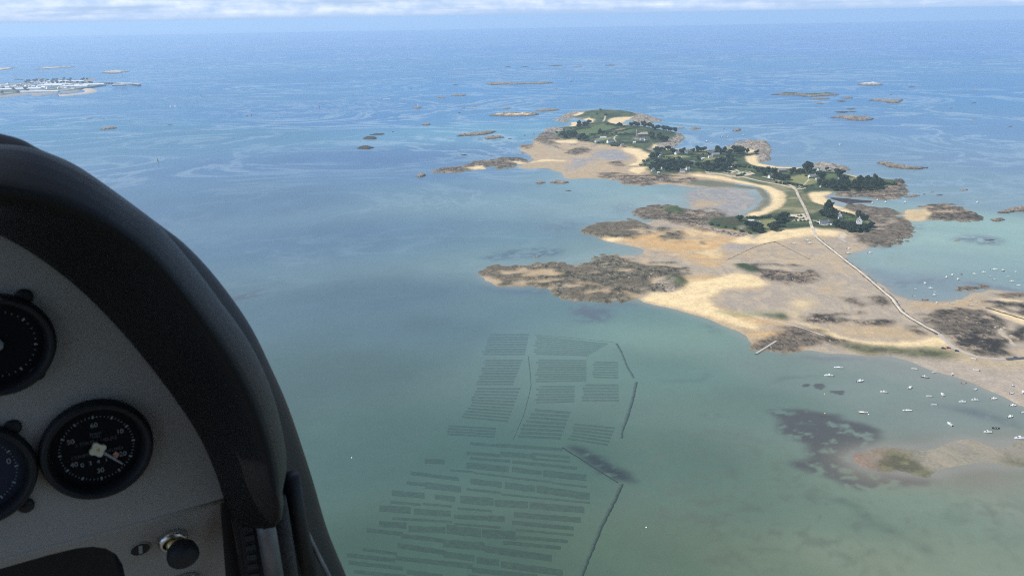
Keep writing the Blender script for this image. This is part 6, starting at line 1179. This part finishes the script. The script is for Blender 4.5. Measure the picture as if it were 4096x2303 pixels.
# struts and trim below the hood's end
MB().tube([cq(1046, 2000, .03), cq(1066, 2120, .03), cq(1106, 2360, .03)], .0082, 20).build('steel_tube', M_STEEL, ck, True)
MB().tube([cq(1112, 1990, .015), cq(1132, 2110, .015), cq(1170, 2360, .015)], .0072, 16).build('knurled_sleeve', M_SLEEVE, ck, True)
MB().tube([cq(1160, 1900, .0), cq(1190, 2080, .0), cq(1250, 2360, .0)], .0085, 16).build('dark_tube', M_BLACK, ck, True)
extrude_outline([cq(925, 2010, .01), cq(1040, 1990, .01), cq(1070, 2360, .01), cq(975, 2360, .01)], .01, 'strut_plate', M_BLACK, ck)
pl_ = extrude_outline([cq(948, 2050, .0112), cq(1008, 2040, .0112), cq(1040, 2345, .0112), cq(990, 2345, .0112)], .001, 'strut_plate_insert', M_KNOB, ck)
for i in range(7):
    y_ = 2070 + i * 38; x_ = 965 + i * 5; extrude_outline([cq(x_, y_, .0122), cq(x_ + 40, y_ - 8, .0122), cq(x_ + 44, y_ + 12, .0122), cq(x_ + 5, y_ + 20, .0122)], .0008, 'embossed_rib', M_SLEEVE, pl_)
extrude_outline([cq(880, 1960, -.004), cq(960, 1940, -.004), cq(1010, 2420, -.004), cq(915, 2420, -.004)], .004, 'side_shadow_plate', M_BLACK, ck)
# instruments
def text(body, u, v_, size, m_, parent, rot=0.0, z=.0009, name='dial_numeral'):
    c = bpy.data.curves.new(name, 'FONT'); c.body = body; c.size = size; c.align_x = 'CENTER'; c.align_y = 'CENTER'; c.extrude = .00005; c.materials.append(m_)
    o = bpy.data.objects.new(name, c); o.location = (u, v_, z); o.rotation_euler = (0, 0, rot); return link(o, parent)
def gauge(name, u, v_, r_, face, label=None):
    h = MB().lathe([(r_ * 1.0, -.001), (r_ * 1.02, .004), (r_ * .99, .010), (r_ * .93, .012), (r_ * .87, .0105), (r_ * .82, .005), (r_ * .80, .0015)], 96).build(name, M_BLACK, ck, True, (u, v_, 0))
    MB().lathe([(r_ * .81, .0010), (.0002, .0010)], 64).build('dial_face', face, h)
    if label: h['label'] = label
    return h
def screw(px, py, r_=.0058, parent=None):
    p = cq(px, py); s_ = MB().lathe([(r_, -.001), (r_, .002), (r_ * .8, .0034), (.0002, .0038)], 24).build('screw', M_BLACK, parent or ck, True, (p.x, p.y, 0)); MB().box(-r_ * .7, r_ * .7, -r_ * .12, r_ * .12, .0037, .0041).build('slot', M_KNOB, s_)
def ticks(h, r_, n=60, skip=(), a0=0, a1=360):
    m = MB()
    for i in range(n):
        if i in skip: continue
        a = -2 * math.pi * i / n + math.pi / 2
        if not (a0 <= (360 * i / n) <= a1): continue
        big = i % 5 == 0; l = r_ * (.062 if big else .028); w_ = r_ * (.016 if big else .0065); rc = r_ * .655; c, s_ = math.cos(a), math.sin(a)
        q = [(c * (rc + dx) - s_ * dy, s_ * (rc + dx) + c * dy, .0019) for dx, dy in ((-l/2, -w_), (l/2, -w_), (l/2, w_), (-l/2, w_))]; m.add(q, [(0, 1, 2, 3)])
    return m.build('tick_mark', M_MARK, h)
RG = .0405
g1 = gauge('hour_meter', 0, 0, RG, M_DIAL, 'round black hour meter with cream hub and white hand')
ticks(g1, RG)
for tx, a in (('60', 0), ('10', 60), ('20', 120), ('30', 180), ('40', 240), ('50', 300)):
    rr = RG * .50 if tx in ('10','20','40','50') else RG * .49; rr = RG * .485
    text(tx, math.sin(R(a)) * rr * 1.04, math.cos(R(a)) * rr, .0055, M_MARK, g1, 0, .0019)
text('Jaeger', .0005, .0128, .0036, M_FAINT, g1, 0, .0019, 'dial_lettering'); text('PARIS', .0005, .0096, .0026, M_FAINT, g1, 0, .0019, 'dial_lettering')
text('1 TOUR/1 HEURE', .0, .0058, .0040, M_FAINT, g1, 0, .0019, 'dial_lettering'); text('COMPTE', -.0118, -.0042, .0038, M_FAINT, g1, 0, .0019, 'dial_lettering'); text('HEURES', .0118, -.0042, .0038, M_FAINT, g1, 0, .0019, 'dial_lettering')
for i, d_ in enumerate('0341'): text(d_, -.0122 + i * .0058, -.0118, .0050, M_MARK, g1, 0, .0019, 'counter_digit')
an = R(-137); hd = Vector((math.cos(an + math.pi / 2), math.sin(an + math.pi / 2))); nn_ = Vector((-hd.y, hd.x)); tip = hd * .0240
MB().add([(nn_.x * .0014, nn_.y * .0014, .0042), (-nn_.x * .0014, -nn_.y * .0014, .0042), (tip.x - nn_.x * .0005, tip.y - nn_.y * .0005, .0042), (tip.x + nn_.x * .0005, tip.y + nn_.y * .0005, .0042), (nn_.x * .0014, nn_.y * .0014, .0036), (-nn_.x * .0014, -nn_.y * .0014, .0036), (tip.x - nn_.x * .0005, tip.y - nn_.y * .0005, .0036), (tip.x + nn_.x * .0005, tip.y + nn_.y * .0005, .0036)], [(0,1,2,3),(7,6,5,4),(0,3,7,4),(1,0,4,5),(2,1,5,6),(3,2,6,7)]).build('hand', M_MARK, g1)
ptsl = []; 
for i in range(48):
    a = 2 * math.pi * i / 48; r_ = .0054 * (1 + .17 * math.cos(4 * (a - .25))); ptsl.append((r_ * math.cos(a), r_ * math.sin(a), .0062))
extrude_outline(ptsl, .003, 'hub', M_HUB, g1); MB().lathe([(.0013, .006), (.0010, .0066), (.0002, .0067)], 16).build('hub_pin', M_BRASS, g1, True)
extrude_outline([(.0124 + .0023 * (1 + .25 * math.cos(5 * a)) * math.cos(a), -.0094 + .0026 * (1 + .2 * math.cos(4 * a)) * math.sin(a), .0021) for a in [2 * math.pi * i / 24 for i in range(24)]], .0006, 'warning_flag', M_PINK, g1)
# neighbours cut by the frame's edge
p = cq(-95, 1893); g2 = gauge('blue_dial_gauge', p.x, p.y, .0395, M_DIALBLUE, 'blue-faced round gauge cut by the picture edge'); ticks(g2, .0395, 60); text('0', .0215, .005, .0062, M_MARK, g2, 0, .0019); MB().lathe([(.005, .002), (.005, .005), (.0002, .0052)], 24).build('hub', M_HUB, g2, True)
p = cq(-12, 1374); g3 = gauge('dark_dial_gauge', p.x, p.y, .0375, M_DIAL, 'dark round gauge above the blue-faced one'); ticks(g3, .0375, 36); MB().lathe([(.004, .002), (.004, .005), (.0002, .0052)], 24).build('hub', M_MARK, g3, True)
for px, py in [(97, 1185), (146, 1490), (52, 1706), (104, 2018)]: screw(px, py)
# numbered disc and pull knob on the lower panel
p, nl = cl_(561, 2192); rot_l = Vector((0, 0, 1)).rotation_difference(nl)
dsk = MB().lathe([(.0090, 0), (.0090, .0008), (.0085, .0011), (.0081, .0011)], 40).build('number_disc', M_MARK, ck, True, p); dsk.rotation_mode = 'QUATERNION'; dsk.rotation_quaternion = rot_l
MB().lathe([(.0081, .0010), (.0002, .0010)], 40).build('disc_face', M_BLACK, dsk); tx = text('1', 0, -.0002, .0150, M_MARK, dsk, 0, .0016, 'disc_numeral'); tx.data.offset = .0007
p, nl = cl_(690, 2152); kb = MB().lathe([(.0125, -.001), (.0130, .0030), (.0118, .0060), (.0098, .0068), (.0092, .0050), (.0088, .0010)], 48).build('knob_collar', M_CHROME, ck, True, p); kb.rotation_mode = 'QUATERNION'; kb.rotation_quaternion = rot_l
MB().lathe([(.0088, .001), (.0070, .006), (.0066, .012), (.0058, .0125)], 40).build('brass_bush', M_BRASS, kb, True); MB().tube([(0, 0, .002), (0, 0, .030)], .0042, 20).build('knob_shaft', M_CHROME, kb, True)
kq = cq(728, 2203, cl_(690, 2152)[0].z + .034); o_ = kq - p; lo = rot_l.inverted() @ o_
MB().lathe([(.0002, -.010), (.0070, -.0085), (.0118, -.003), (.0134, .003), (.0128, .0075), (.0105, .0105), (.0060, .0125), (.0002, .0132)], 48).build('pull_knob', M_KNOB, kb, True, lo)
p, nl = cl_(742, 2318); k2 = MB().lathe([(.0115, -.001), (.0120, .0028), (.0108, .0056), (.0090, .0062), (.0085, .0010)], 48).build('knob_collar', M_CHROME, ck, True, p); k2.rotation_mode = 'QUATERNION'; k2.rotation_quaternion = rot_l
# unseen cabin floor, back wall and roof, added to darken the panel
ce = Vector(((EYE - ORG).dot(CU), (EYE - ORG).dot(CV), (EYE - ORG).dot(CW)))
MB().box(-1.1, .42, -.62, -.58, -.25, ce.z + 1.0).build('unseen_floor', M_TRIM, ck)
MB().box(-1.1, .085, -.62, -.06, -.24, -.20).build('firewall', M_BLACK, ck)
MB().box(-1.1, .42, -.58, ce.y + .42, ce.z + .9, ce.z + .94).build('unseen_bulkhead', M_TRIM, ck)
MB().box(-1.1, .42, ce.y + .38, ce.y + .42, ce.z - .10, ce.z + .9).build('unseen_roof', M_TRIM, ck)
# lettering as mesh
dg = bpy.context.evaluated_depsgraph_get()
for o in [o for o in bpy.data.objects if o.type == 'FONT']:
    me = bpy.data.meshes.new_from_object(o.evaluated_get(dg), depsgraph=dg); nm, par, lc, re_ = o.name, o.parent, o.location.copy(), o.rotation_euler.copy()
    if not me.materials: me.materials.append(o.data.materials[0])
    bpy.data.objects.remove(o); q = mobj(nm, me, None, par, lc); q.rotation_euler = re_
# ------------------------------------------------------------------ haze
hz_m = bpy.data.materials.new('sea_haze'); hz_m.use_nodes = True; t = hz_m.node_tree; t.nodes.clear()
pv = N(t, 'ShaderNodeVolumePrincipled'); pv.inputs['Color'].default_value = (.67, .86, 1.0, 1); pv.inputs['Density'].default_value = HAZE_D; pv.inputs['Anisotropy'].default_value = .2
ou = N(t, 'ShaderNodeOutputMaterial'); t.links.new(pv.outputs[0], ou.inputs['Volume'])
hb_ = MB().box(-43000, 43000, -41000, 41000, -2.0, 383.0).build('haze', hz_m); tag(hb_, 'thin blue haze over the sea', None, None, 'stuff')
